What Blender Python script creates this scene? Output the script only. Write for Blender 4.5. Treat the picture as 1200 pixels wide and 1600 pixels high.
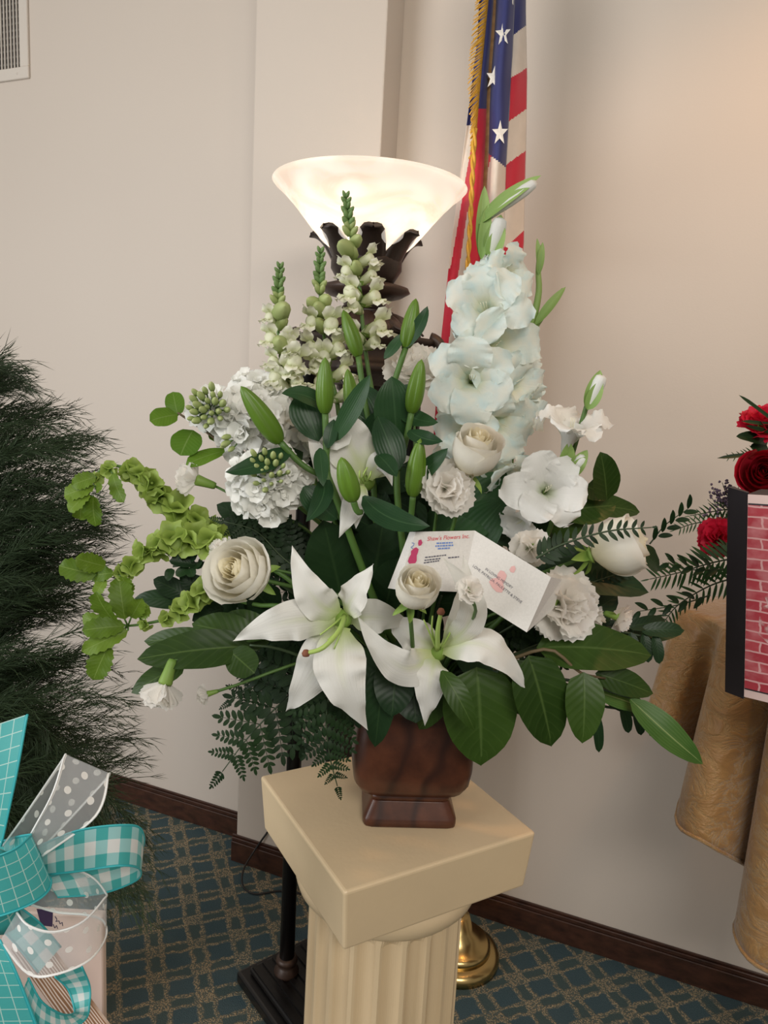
import bpy, math, random
import numpy as np
from mathutils import Vector, Matrix, noise
random.seed(7)
for _o in list(bpy.data.objects):
    bpy.data.objects.remove(_o)
SC = bpy.context.scene
COL = SC.collection
V3 = Vector
PI = math.pi
sin, cos = math.sin, math.cos

# ------------------------------------------------------------------ camera
F = 1155.0
PITCH, ROLL, EYE = math.radians(9.5), 0.055, 1.45
CAM = V3((0, 0, EYE))
FW = V3((0, cos(PITCH), -sin(PITCH)))
UP0 = V3((0, sin(PITCH), cos(PITCH)))
RT0 = V3((1, 0, 0))
RT = RT0 * cos(ROLL) + UP0 * sin(ROLL)
UP = -RT0 * sin(ROLL) + UP0 * cos(ROLL)
cd = bpy.data.cameras.new('camera')
cd.sensor_fit = 'VERTICAL'; cd.sensor_height = 36; cd.lens = 36 * F / 1600
cd.clip_start = 0.05
cam = bpy.data.objects.new('camera', cd)
COL.objects.link(cam)
cam.matrix_world = Matrix(((RT.x, UP.x, -FW.x, CAM.x), (RT.y, UP.y, -FW.y, CAM.y), (RT.z, UP.z, -FW.z, CAM.z), (0, 0, 0, 1)))
SC.camera = cam

# ------------------------------------------------------------------ world, lights, exposure
w = bpy.data.worlds.new('world'); SC.world = w; w.use_nodes = True
bg = w.node_tree.nodes['Background']
bg.inputs[0].default_value = (1.0, 0.91, 0.80, 1); bg.inputs[1].default_value = 0.30
SC.view_settings.view_transform = 'Standard'; SC.view_settings.look = 'None'
SC.view_settings.exposure = 0.02; SC.view_settings.gamma = 1
SC.view_settings.use_curve_mapping = False

def area(name, loc, target, size, power, col, sy=None):
    d = bpy.data.lights.new(name, 'AREA'); d.energy = power; d.color = col
    d.shape = 'RECTANGLE'; d.size = size; d.size_y = sy or size
    o = bpy.data.objects.new(name, d); COL.objects.link(o)
    o.location = loc
    o.rotation_euler = (V3(target) - V3(loc)).to_track_quat('-Z', 'Y').to_euler()
    return o
area('ceiling_light_front', (0.45, -1.3, 2.45), (0.05, 0.9, 0.9), 1.2, 32, (1.0, 0.95, 0.88), 0.6)
area('ceiling_light_side', (-1.5, 0.7, 2.8), (-0.8, 1.7, 0.9), 0.6, 6, (1.0, 0.96, 0.92), 0.6)
area('window_daylight', (-2.9, -0.35, 1.5), (-0.6, 1.5, 0.7), 2.0, 62, (0.97, 0.98, 1.0), 1.6)
sd_ = bpy.data.lights.new('added_warm_spot', 'SPOT'); sd_.energy = 26; sd_.color = (1.0, 0.52, 0.20); sd_.spot_size = math.radians(80); sd_.spot_blend = .8; sd_.shadow_soft_size = .06  # warm spot added to tan the right wall, no known fixture there
so_ = bpy.data.objects.new('added_warm_spot', sd_); COL.objects.link(so_); so_.location = (0.95, 0.95, 2.85)
so_.rotation_euler = (V3((.68, 1.6, 1.15)) - V3(so_.location)).to_track_quat('-Z', 'Y').to_euler()

# ------------------------------------------------------------------ pixel -> world authoring helpers
def ray(x, y):
    return FW + RT * ((x - 600) / F) - UP * ((y - 800) / F)
def Q(x, y, Y):                       # point seen at pixel (x, y) standing in the vertical plane at distance Y
    r = ray(x, y); return CAM + r * (Y / r.y)
def G(x, y, z=0.0):                   # point seen at pixel on a horizontal plane of height z
    r = ray(x, y); return CAM + r * ((z - EYE) / r.z)
def PXM(px, Y):                       # pixels -> metres at distance Y
    return px * Y / F
TOCAM = V3((0, -1, 0.12)).normalized()

# ------------------------------------------------------------------ object helpers
WM = {}
def link(o, parent=None, M=None):
    COL.objects.link(o)
    M = M if M is not None else Matrix()
    WM[o.name] = M
    if parent is not None:
        o.parent = parent
        o.matrix_basis = WM[parent.name].inverted() @ M
    else:
        o.matrix_basis = M
    return o
def T(v): return Matrix.Translation(V3(v))
def thing(name, label, cat, loc, group=None):
    o = bpy.data.objects.new(name, None); o.empty_display_size = 0.02
    link(o, None, T(loc))
    o['label'] = label; o['category'] = cat
    if group: o['group'] = group
    return o
def tag(o, label, cat, group=None):
    o['label'] = label; o['category'] = cat
    if group: o['group'] = group
    return o
def mk(geo, mat, smooth=True, name='mesh'):
    V, Fc, UV = geo[0], geo[1], (geo[2] if len(geo) > 2 else None)
    me = bpy.data.meshes.new(name)
    me.from_pydata([tuple(v) for v in V], [], Fc)
    if UV is not None:
        ul = me.uv_layers.new(name='UVMap')
        li = np.empty(len(me.loops), dtype=np.int32); me.loops.foreach_get('vertex_index', li)
        ul.data.foreach_set('uv', np.asarray(UV, dtype=np.float32)[li].ravel())
    if smooth:
        me.polygons.foreach_set('use_smooth', [True] * len(me.polygons))
    if isinstance(mat, (list, tuple)):
        for m in mat: me.materials.append(m)
    else:
        me.materials.append(mat)
    me.update()
    return me
def part(name, me, parent, M=None):
    o = bpy.data.objects.new(name, me)
    return link(o, parent, M if M is not None else (WM[parent.name] if parent else Matrix()))
def struct(name, geo, mat, smooth=False):
    o = part(name, mk(geo, mat, smooth, name), None)
    o['kind'] = 'structure'
    return o

def join(gs):
    V, Fc, UV = [], [], []
    for g in gs:
        n = len(V); V += list(g[0]); Fc += [tuple(i + n for i in f) for f in g[1]]
        UV += list(g[2]) if len(g) > 2 and g[2] is not None else [(0.5, 0.5)] * len(g[0])
    return V, Fc, UV
def xf(g, M):
    return [M @ V3(v) for v in g[0]], g[1], (g[2] if len(g) > 2 else None)
def sub(g, o):
    o = V3(o); return [V3(v) - o for v in g[0]], g[1], (g[2] if len(g) > 2 else None)
def box(c, s):
    x, y, z = c; a, b, h = s[0] / 2, s[1] / 2, s[2] / 2
    V = [V3((x + i * a, y + j * b, z + k * h)) for k in (-1, 1) for j in (-1, 1) for i in (-1, 1)]
    return V, [(0, 2, 3, 1), (4, 5, 7, 6), (0, 1, 5, 4), (2, 6, 7, 3), (0, 4, 6, 2), (1, 3, 7, 5)], None
def bev(o, wdt=0.004, seg=2):
    m = o.modifiers.new('bevel', 'BEVEL'); m.width = wdt; m.segments = seg; m.limit_method = 'ANGLE'
    return o
def prism(poly, z0, z1):              # 2-D polygon (counter-clockwise) extruded upwards
    n = len(poly)
    V = [V3((p[0], p[1], z0)) for p in poly] + [V3((p[0], p[1], z1)) for p in poly]
    Fc = [tuple(range(n - 1, -1, -1)), tuple(range(n, 2 * n))] + [(i, (i + 1) % n, n + (i + 1) % n, n + i) for i in range(n)]
    return V, Fc, None
def lathe(prof, seg=32, cap=False):
    V, Fc, UV = [], [], []
    for j, (r, z) in enumerate(prof):
        for i in range(seg):
            a = 2 * PI * i / seg
            V.append(V3((r * cos(a), r * sin(a), z))); UV.append((i / seg, j / max(1, len(prof) - 1)))
    for j in range(len(prof) - 1):
        for i in range(seg):
            k = (i + 1) % seg
            Fc.append((j * seg + i, j * seg + k, (j + 1) * seg + k, (j + 1) * seg + i))
    if cap:
        Fc.append(tuple(range(seg - 1, -1, -1))); n = (len(prof) - 1) * seg; Fc.append(tuple(range(n, n + seg)))
    return V, Fc, UV
def sqlathe(prof, n=4.0, seg=48):     # like lathe, with a rounded-square section
    V, Fc, UV = lathe(prof, seg, True)
    W = []
    for v in V:
        r = math.hypot(v.x, v.y)
        if r < 1e-6: W.append(v); continue
        c, s = v.x / r, v.y / r
        k = (abs(c) ** n + abs(s) ** n) ** (-1 / n)
        W.append(V3((v.x * k, v.y * k, v.z)))
    return W, Fc, UV
def cat(pts, n):                      # Catmull-Rom through the points
    pts = [V3(p) for p in pts]
    if len(pts) == 2: return [pts[0].lerp(pts[1], i / n) for i in range(n + 1)]
    P_ = [pts[0] * 2 - pts[1]] + pts + [pts[-1] * 2 - pts[-2]]
    m = len(pts) - 1; out = []
    for k in range(n + 1):
        s = k / n * m; i = min(int(s), m - 1); t = s - i
        a, b, c, d = P_[i:i + 4]
        out.append(0.5 * ((2 * b) + (c - a) * t + (2 * a - 5 * b + 4 * c - d) * t * t + (3 * b - a - 3 * c + d) * t ** 3))
    return out
def bez(p, n):
    p = [V3(q) for q in p]; out = []
    for k in range(n + 1):
        t = k / n; q = p
        while len(q) > 1: q = [q[i].lerp(q[i + 1], t) for i in range(len(q) - 1)]
        out.append(q[0])
    return out
def tube(pts, r0, r1=None, n=10, sides=6, smooth=True):
    r1 = r0 if r1 is None else r1
    sp = cat(pts, n) if smooth else [V3(p) for p in pts]
    n = len(sp) - 1; V, Fc, UV = [], [], []; ref = None
    for j, c in enumerate(sp):
        t = (sp[min(j + 1, n)] - sp[max(j - 1, 0)]).normalized()
        if ref is None: ref = t.orthogonal().normalized()
        ref = (ref - t * ref.dot(t)).normalized(); b = t.cross(ref)
        r = r0 + (r1 - r0) * j / n
        for i in range(sides):
            a = 2 * PI * i / sides
            V.append(c + ref * (r * cos(a)) + b * (r * sin(a))); UV.append((i / sides, j / n))
    for j in range(n):
        for i in range(sides):
            k = (i + 1) % sides
            Fc.append((j * sides + i, j * sides + k, (j + 1) * sides + k, (j + 1) * sides + i))
    Fc.append(tuple(range(sides - 1, -1, -1))); Fc.append(tuple(range(n * sides, n * sides + sides)))
    return V, Fc, UV
def _pf(a, b, lo=0.0):
    m = (a / (a + b)) ** a * (b / (a + b)) ** b
    return lambda t: max(lo * (1 - t), (max(t, 0) ** a) * (max(1 - t, 0) ** b) / m)
PROF = dict(ovate=_pf(.45, .72), lance=_pf(.62, .85, .1), oval=_pf(.5, .5), obov=_pf(.9, .5, .12), petal=_pf(.72, .98, .30), round=_pf(.42, .42),
            strap=lambda t: min(1, t * 9 + .4) * (1 if t < .8 else max(0, (1 - t) / .2) ** .5))
def blade(pts, width, nrm=TOCAM, prof='ovate', cup=0., fold=0., ruf=0., rf=2.5, nu=4, nv=10, seed=0, serr=0.0, twist=0.0, frill=0.0):
    """a leaf or petal along a Bezier spine; cup/fold lift the edges to the side of nrm"""
    sp = bez(pts, nv); V, Fc, UV = [], [], []; pf = PROF[prof] if isinstance(prof, str) else prof
    for j, c in enumerate(sp):
        t = j / nv
        tn = (sp[min(j + 1, nv)] - sp[max(j - 1, 0)]).normalized()
        sd = tn.cross(V3(nrm))
        sd = sd.normalized() if sd.length > 1e-4 else tn.orthogonal().normalized()
        n = sd.cross(tn)
        if twist:
            a = twist * t; sd, n = sd * cos(a) + n * sin(a), n * cos(a) - sd * sin(a)
        wd = width / 2 * pf(t)
        if serr: wd *= 1 + serr * (1 if j % 2 else -1)
        for i in range(nu + 1):
            u = -1 + 2 * i / nu
            h = cup * width * u * u * pf(t) + fold * wd * abs(u)
            if ruf: h += ruf * width * (u * u) * sin(2 * PI * rf * t + seed * 1.7 + (1.3 if u > 0 else 0)) * min(1, 4 * t)
            if frill: h += frill * width * abs(u) ** 3 * sin(2 * PI * 7.3 * t + seed * 2.9 + 2 * u) * min(1, 2 * t); 
            V.append(c + sd * (u * wd) + n * h); UV.append((i / nu, t))
    m = nu + 1
    for j in range(nv):
        for i in range(nu):
            Fc.append((j * m + i, j * m + i + 1, (j + 1) * m + i + 1, (j + 1) * m + i))
    return V, Fc, UV
def frame(loc, z, roll=0.0, s=1.0, hint=(0, 0, 1)):
    z = V3(z).normalized(); h = V3(hint)
    x = h.cross(z)
    if x.length < 1e-3: x = V3((1, 0, 0)).cross(z)
    x.normalize(); y = z.cross(x)
    if roll:
        x, y = x * cos(roll) + y * sin(roll), y * cos(roll) - x * sin(roll)
    s = (s, s, s) if not hasattr(s, '__len__') else s
    l = V3(loc)
    return Matrix(((x.x * s[0], y.x * s[1], z.x * s[2], l.x), (x.y * s[0], y.y * s[1], z.y * s[2], l.y), (x.z * s[0], y.z * s[1], z.z * s[2], l.z), (0, 0, 0, 1)))
def wpart(name, geo, mat, parent, smooth=True):   # a part given in world coordinates, origin at its first vertex
    o = V3(geo[0][0])
    return part(name, mk(sub(geo, o), mat, smooth, name), parent, T(o))

# ------------------------------------------------------------------ materials
MATS = {}
def newmat(name):
    m = bpy.data.materials.new(name); m.use_nodes = True
    nt = m.node_tree; b = nt.nodes['Principled BSDF']
    MATS[name] = m
    return m, nt, b
def N(nt, t, **k):
    n = nt.nodes.new('ShaderNode' + t)
    for a, v in k.items(): setattr(n, a, v)
    return n
def ramp(nt, fac, stops, interp='LINEAR'):
    r = N(nt, 'ValToRGB'); r.color_ramp.interpolation = interp
    e = r.color_ramp.elements
    while len(e) < len(stops): e.new(0.5)
    for q, (p, c) in zip(e, stops): q.position = p; q.color = (*c, 1)
    nt.links.new(fac, r.inputs[0]); return r.outputs[0]
def mixc(nt, fac, a, b, mode='MIX'):
    m = N(nt, 'Mix', data_type='RGBA', blend_type=mode)
    for s, v in ((0, fac), (6, a), (7, b)):
        if hasattr(v, 'is_linked'): nt.links.new(v, m.inputs[s])
        else: m.inputs[s].default_value = v if s == 0 else (*v, 1)
    return m.outputs[2]
def math_(nt, op, a, b=None, c=None):
    m = N(nt, 'Math', operation=op)
    for s, v in enumerate((a, b, c)):
        if v is None: continue
        if hasattr(v, 'is_linked'): nt.links.new(v, m.inputs[s])
        else: m.inputs[s].default_value = v
    return m.outputs[0]
def noise_(nt, scale, detail=3, vec=None, rough=.5):
    n = N(nt, 'TexNoise'); n.inputs['Scale'].default_value = scale; n.inputs['Detail'].default_value = detail; n.inputs['Roughness'].default_value = rough
    if vec is not None: nt.links.new(vec, n.inputs['Vector'])
    return n.outputs['Fac']
def bump(nt, b, h, strength=.3, dist=.01):
    n = N(nt, 'Bump'); n.inputs['Strength'].default_value = strength; n.inputs['Distance'].default_value = dist
    nt.links.new(h, n.inputs['Height']); nt.links.new(n.outputs[0], b.inputs['Normal']); return n.outputs[0]
def plain(name, col, rough=.5, metal=0., vary=0.0, nscale=8, coat=0., bmp=0, bscale=60):
    m, nt, b = newmat(name)
    b.inputs['Roughness'].default_value = rough; b.inputs['Metallic'].default_value = metal
    b.inputs['Base Color'].default_value = (*col, 1)
    if coat: b.inputs['Coat Weight'].default_value = coat
    tc = N(nt, 'TexCoord')
    if vary:
        f = noise_(nt, nscale, 4, tc.outputs['Object'])
        c = mixc(nt, f, [x * (1 - vary) for x in col], [min(1, x * (1 + vary)) for x in col])
        nt.links.new(c, b.inputs['Base Color'])
    if bmp: bump(nt, b, noise_(nt, bscale, 3, tc.outputs['Object']), bmp, .003)
    return m
def thin(m, nt, b, col, fac):          # thin-sheet translucency: part of the light passes through
    tr = N(nt, 'BsdfTranslucent'); mx = N(nt, 'MixShader'); mx.inputs[0].default_value = fac
    nt.links.new(col, tr.inputs[0]); nt.links.new(b.outputs[0], mx.inputs[1]); nt.links.new(tr.outputs[0], mx.inputs[2])
    nt.links.new(mx.outputs[0], nt.nodes['Material Output'].inputs[0])
def petalmat(name, base, tip, spread=.35, rough=.55, tr=.28, vein=1.0, tint=None, rib=None):
    m, nt, b = newmat(name)
    tc = N(nt, 'TexCoord'); sp = N(nt, 'SeparateXYZ'); nt.links.new(tc.outputs['UV'], sp.inputs[0])
    c = ramp(nt, sp.outputs[1], [(0, base), (spread, tip), (1, tip)])
    if tint:
        f = ramp(nt, noise_(nt, 2.2, 2, tc.outputs['Object']), [(.40, (0, 0, 0)), (.66, (1, 1, 1))])
        c = mixc(nt, f, c, mixc(nt, .65, c, tint))
    if rib:                            # greenish stripe along the middle of each petal
        mu = ramp(nt, math_(nt, 'ABSOLUTE', math_(nt, 'SUBTRACT', sp.outputs[0], .5)), [(0, (1, 1, 1)), (.13, (0, 0, 0))])
        mv = ramp(nt, sp.outputs[1], [(.1, (1, 1, 1)), (.75, (0, 0, 0))])
        c = mixc(nt, math_(nt, 'MULTIPLY', math_(nt, 'MULTIPLY', mu, mv), .7), c, rib)
    oi = N(nt, 'ObjectInfo')
    hv = N(nt, 'HueSaturation'); nt.links.new(c, hv.inputs['Color'])
    nt.links.new(math_(nt, 'MULTIPLY_ADD', oi.outputs['Random'], .10, .93), hv.inputs['Value'])
    c = hv.outputs[0]
    nt.links.new(c, b.inputs['Base Color']); b.inputs['Roughness'].default_value = rough
    mp = N(nt, 'Mapping'); mp.inputs['Scale'].default_value = (22, 2.2, 1); nt.links.new(tc.outputs['UV'], mp.inputs[0])
    if vein: bump(nt, b, noise_(nt, 1.0, 2, mp.outputs[0]), .20 * vein, .003)
    thin(m, nt, b, c, tr)
    return m
def leafmat(name, dark, light, rib, rough=.38, tr=.12, nvein=9, parallel=False, coat=.0):
    m, nt, b = newmat(name)
    tc = N(nt, 'TexCoord'); sp = N(nt, 'SeparateXYZ'); nt.links.new(tc.outputs['UV'], sp.inputs[0])
    u, v = sp.outputs[0], sp.outputs[1]
    au = math_(nt, 'ABSOLUTE', math_(nt, 'SUBTRACT', u, .5))
    oi = N(nt, 'ObjectInfo')
    f = noise_(nt, 26, 3, tc.outputs['Object'])
    f = math_(nt, 'ADD', math_(nt, 'MULTIPLY', f, .7), math_(nt, 'MULTIPLY_ADD', oi.outputs['Random'], .6, -.15))
    c = mixc(nt, f, dark, light)
    mid = ramp(nt, au, [(0, (1, 1, 1)), (.035, (0, 0, 0))])
    if parallel:
        st = math_(nt, 'SINE', math_(nt, 'MULTIPLY', u, 62.))
    else:
        st = math_(nt, 'SINE', math_(nt, 'MULTIPLY', math_(nt, 'SUBTRACT', v, math_(nt, 'MULTIPLY', au, .45)), nvein * 6.283))
    sv = math_(nt, 'POWER', math_(nt, 'MULTIPLY_ADD', st, .5, .5), 14.)
    c = mixc(nt, math_(nt, 'MULTIPLY', sv, .13), c, rib)
    c = mixc(nt, math_(nt, 'MULTIPLY', mid, .75), c, rib)
    nt.links.new(c, b.inputs['Base Color']); b.inputs['Roughness'].default_value = rough; b.inputs['Specular IOR Level'].default_value = .22
    if coat: b.inputs['Coat Weight'].default_value = coat
    bump(nt, b, math_(nt, 'ADD', st, math_(nt, 'MULTIPLY', mid, -3.)), .07, .0015)
    if tr: thin(m, nt, b, c, tr)
    return m
# ------------------------------------------------------------------ structure materials
def wallmat():
    m, nt, b = newmat('wall_paint'); tc = N(nt, 'TexCoord')
    c = mixc(nt, noise_(nt, 1.3, 2, tc.outputs['Object']), (.61, .535, .46), (.66, .585, .51))
    nt.links.new(c, b.inputs['Base Color']); b.inputs['Roughness'].default_value = .55
    bump(nt, b, noise_(nt, 260, 2, tc.outputs['Object']), .08, .002)
    return m
M_WALL = wallmat()
def woodmat(name, a, c_, rough=.32, scale=(3, 60, 60), coat=.3):
    m, nt, b = newmat(name); tc = N(nt, 'TexCoord'); mp = N(nt, 'Mapping'); mp.inputs['Scale'].default_value = scale
    nt.links.new(tc.outputs['Object'], mp.inputs[0])
    f = noise_(nt, 1.0, 5, mp.outputs[0], .6)
    nt.links.new(ramp(nt, f, [(.3, a), (.7, c_)]), b.inputs['Base Color']); b.inputs['Roughness'].default_value = rough
    b.inputs['Coat Weight'].default_value = coat; bump(nt, b, f, .1, .002)
    return m
M_BASEB = woodmat('dark_stained_wood', (.028, .012, .008), (.075, .03, .018))
def carpetmat():
    m, nt, b = newmat('carpet_lattice'); tc = N(nt, 'TexCoord')
    a = G(312, 1337); c = G(359, 1565); d = (c - a).normalized(); ang = math.atan2(d.y, d.x)
    mp = N(nt, 'Mapping'); mp.inputs['Rotation'].default_value = (0, 0, -ang); mp.inputs['Location'].default_value = (.02, .03, 0)
    nt.links.new(tc.outputs['Object'], mp.inputs[0])
    wob = N(nt, 'TexNoise'); wob.inputs['Scale'].default_value = 34; wob.inputs['Detail'].default_value = 2
    nt.links.new(tc.outputs['Object'], wob.inputs['Vector'])
    vm = N(nt, 'VectorMath', operation='MULTIPLY_ADD'); nt.links.new(wob.outputs['Color'], vm.inputs[0])
    vm.inputs[1].default_value = (.022, .022, 0); nt.links.new(mp.outputs[0], vm.inputs[2])
    sp = N(nt, 'SeparateXYZ'); nt.links.new(vm.outputs[0], sp.inputs[0])
    def lines(co, per):
        f = math_(nt, 'FRACT', math_(nt, 'DIVIDE', co, per))
        d_ = math_(nt, 'ABSOLUTE', math_(nt, 'SUBTRACT', f, .5))              # 0 .. .5
        d2 = math_(nt, 'ABSOLUTE', math_(nt, 'SUBTRACT', d_, .17))
        ln = ramp(nt, d2, [(.034, (1, 1, 1)), (.075, (0, 0, 0))])
        band = ramp(nt, d_, [(.2, (1, 1, 1)), (.24, (0, 0, 0))])
        return ln, band
    lx, bx_ = lines(sp.outputs[0], .088); ly, by = lines(sp.outputs[1], .106)
    vor = N(nt, 'TexVoronoi'); vor.inputs['Scale'].default_value = 260; nt.links.new(tc.outputs['Object'], vor.inputs['Vector'])
    dots = ramp(nt, vor.outputs['Distance'], [(.25, (1, 1, 1)), (.62, (.12, .12, .12))])
    ln = math_(nt, 'MAXIMUM', lx, ly)
    cross = math_(nt, 'MULTIPLY', bx_, by)
    msk = math_(nt, 'MULTIPLY', math_(nt, 'MAXIMUM', math_(nt, 'MULTIPLY', ln, .85), math_(nt, 'MULTIPLY', cross, .75)), dots)
    pile = noise_(nt, 420, 2, tc.outputs['Object'])
    teal = mixc(nt, pile, (.035, .060, .070), (.088, .135, .150))
    blot = noise_(nt, 5, 2, tc.outputs['Object'])
    tan = mixc(nt, blot, (.42, .30, .16), (.60, .47, .30))
    bandc = mixc(nt, math_(nt, 'MULTIPLY', math_(nt, 'MAXIMUM', bx_, by), .55), teal, (.075, .10, .085))
    c = mixc(nt, msk, bandc, tan)
    nt.links.new(c, b.inputs['Base Color']); b.inputs['Roughness'].default_value = .95
    b.inputs['Specular IOR Level'].default_value = .1
    bump(nt, b, math_(nt, 'ADD', pile, msk), .6, .004)
    return m
# ------------------------------------------------------------------ floor and walls
struct('floor', ([V3((-6, -5, 0)), V3((6, -5, 0)), V3((6, 6, 0)), V3((-6, 6, 0))], [(0, 1, 2, 3)], None), carpetmat())
wa, wb = G(860, 1464), G(356, 1301)
WD = (wa - wb); WD.z = 0; WD.normalize()               # along the wall, towards the right of the picture
WN = V3((WD.y, -WD.x, 0))                               # out of the wall, into the room
if WN.y > 0: WN = -WN
def onwall(x, y, off=0.0):                               # pixel -> point on the wall plane moved off metres into the room
    r = ray(x, y); p0 = wa + WN * off
    return CAM + r * ((p0 - CAM).dot(WN) / r.dot(WN))
def wx(p): return (V3(p) - wa).dot(WD)                  # coordinate along the wall
def WP(s, off, z): p = wa + WD * s + WN * off; return V3((p.x, p.y, z))
PIL = (G(347, 1340) - wa).dot(WN) - .012                 # how far the pilaster stands out
pl0 = wx(onwall(393, 300, PIL)); pl1 = wx(onwall(594, 250, PIL))
H = 2.9
def wallseg(s0, s1, off, z0, z1, th=.12):
    ps = [WP(s0, off - th, 0), WP(s1, off - th, 0), WP(s1, off, 0), WP(s0, off, 0)]
    poly = [(p.x, p.y) for p in ps]
    a = sum(poly[i][0] * poly[(i + 1) % 4][1] - poly[(i + 1) % 4][0] * poly[i][1] for i in range(4))
    if a < 0: poly.reverse()
    return prism(poly, z0, z1)
struct('wall_back', wallseg(-4.5, 2.6, 0, 0, H), M_WALL)
bev(struct('wall_pilaster', wallseg(pl0, pl1, PIL, 0, H, PIL), M_WALL), .004)
def baseboard(name, s0, s1, off, ends=(0, 0)):
    g = [wallseg(s0, s1, off + .012, 0, .066, .012), wallseg(s0 , s1, off + .009, .066, .078, .009), wallseg(s0, s1, off + .005, .078, .086, .005)]
    return bev(struct(name, join(g), M_BASEB), .002, 1)
baseboard('baseboard_left', -4.5, pl0 - .004, 0)
baseboard('baseboard_pilaster', pl0 - .012, pl1 + .012, PIL)
baseboard('baseboard_right', pl1 + .004, 2.6, 0)
# ------------------------------------------------------------------ wall vent
M_VENT = plain('vent_paint', (.66, .60, .53), .45, vary=.04)
M_VDARK = plain('vent_dark', (.02, .018, .016), .7)
vr = wx(onwall(43, 100, .01)); vb = onwall(22, 124, .01).z
vt = thing('wall_vent', 'cream painted metal air vent with vertical louvres high on the left wall', 'vent', WP(vr - .15, 0, vb))
VWD, VHT = .34, .30
def wbox(s0, s1, o0, o1, z0, z1):
    return wallseg(s0, s1, o1, z0, z1, o1 - o0)
wpart('back_box', wbox(vr - VWD + .02, vr - .02, .0005, .003, vb + .02, vb + VHT - .02), M_VDARK, vt, False)
bev(wpart('frame', join([wbox(vr - VWD, vr, 0, .009, vb, vb + .035), wbox(vr - VWD, vr, 0, .009, vb + VHT - .035, vb + VHT),
    wbox(vr - .035, vr, 0, .0089, vb + .034, vb + VHT - .034), wbox(vr - VWD, vr - VWD + .035, 0, .0089, vb + .034, vb + VHT - .034)]), M_VENT, vt, False), .002, 1)
s = vr - .042
while s > vr - VWD + .04:
    wpart('louvre', wbox(s - .0035, s, .004, .0085, vb + .034, vb + VHT - .034), M_VENT, vt, False); s -= .0135
z = vb + .045
while z < vb + VHT - .04:
    wpart('rear_fin', wbox(vr - VWD + .035, vr - .035, .0028, .0042, z, z + .006), plain('vent_fin', (.10, .095, .085), .5) if 'vent_fin' not in MATS else MATS['vent_fin'], vt, False); z += .019
sc = lathe([(.0, .002), (.003, .0015), (.0035, 0)], 10)
part('screw', mk(sc, M_VENT), vt, frame(WP(vr - .045, .009, vb + .016), WN))

# ------------------------------------------------------------------ pedestal
M_PED = plain('cream_plaster', (.70, .545, .345), .42, vary=.07, nscale=9, bmp=.08, bscale=120)
ZS = EYE - .605                                          # height of the slab top
L_, F_, R_ = G(401, 1213, ZS), G(538, 1395, ZS), G(838, 1300, ZS)
pc = (L_ + R_) / 2; pax = (R_ - F_).normalized(); pay = (L_ - F_).normalized(); pay = (pay - pax * pay.dot(pax)).normalized()
sx, sy = (R_ - F_).length, (L_ - F_).length
pc = F_ + pax * sx / 2 + pay * sy / 2
PM = Matrix(((pax.x, pay.x, 0, pc.x), (pax.y, pay.y, 0, pc.y), (0, 0, 1, 0), (0, 0, 0, 1)))
ped = thing('pedestal', 'cream fluted column pedestal with square slab top under the brown vase', 'pedestal', (pc.x, pc.y, 0))
SH = .088
def frustum(z0, h0, z1, h1):
    V = [V3((i * h0[0], j * h0[1], z0)) for i, j in ((-1, -1), (1, -1), (1, 1), (-1, 1))] + [V3((i * h1[0], j * h1[1], z1)) for i, j in ((-1, -1), (1, -1), (1, 1), (-1, 1))]
    return V, [(3, 2, 1, 0), (4, 5, 6, 7), (0, 1, 5, 4), (1, 2, 6, 5), (2, 3, 7, 6), (3, 0, 4, 7)], None
bev(part('slab', mk(frustum(ZS - SH, (sx / 2 * .955, sy / 2 * .955), ZS, (sx / 2, sy / 2)), M_PED, False), ped, PM), .0045, 3)
ro = .118
cap_ = lathe([(.0, ZS - SH + .001), (.138, ZS - SH + .001), (.1375, ZS - SH - .02), (.134, ZS - SH - .031), (.126, ZS - SH - .040), (.119, ZS - SH - .044), (.0, ZS - SH - .044)], 64)
part('capital', mk(cap_, M_PED), ped, PM)
fl = [], [], None
nf = 20; seg = nf * 12
for j, (z_, k) in enumerate([(.10, 1.0), (.12, 1.0), (ZS - SH - .06, .985), (ZS - SH - .043, .985)]):
    for i in range(seg):
        a = 2 * PI * i / seg; ph = (i % 12) / 12
        dpt = 0 if (ph < .22 or j in (0, 3)) else .0105 * sin(PI * (ph - .22) / .78) ** .7
        r = ro * k - dpt
        fl[0].append(V3((r * cos(a), r * sin(a), z_)))
for j in range(3):
    for i in range(seg):
        k = (i + 1) % seg; fl[1].append((j * seg + i, j * seg + k, (j + 1) * seg + k, (j + 1) * seg + i))
part('fluted_shaft', mk((fl[0], fl[1], None), M_PED, False), ped, PM)
part('foot', mk(lathe([(0, .05), (.145, .05), (.148, .07), (.14, .088), (.124, .10), (0, .10)], 48), M_PED), ped, PM)
bev(part('base_block', mk(box((0, 0, .025), (.31, .31, .05)), M_PED, False), ped, PM), .005, 2)

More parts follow.
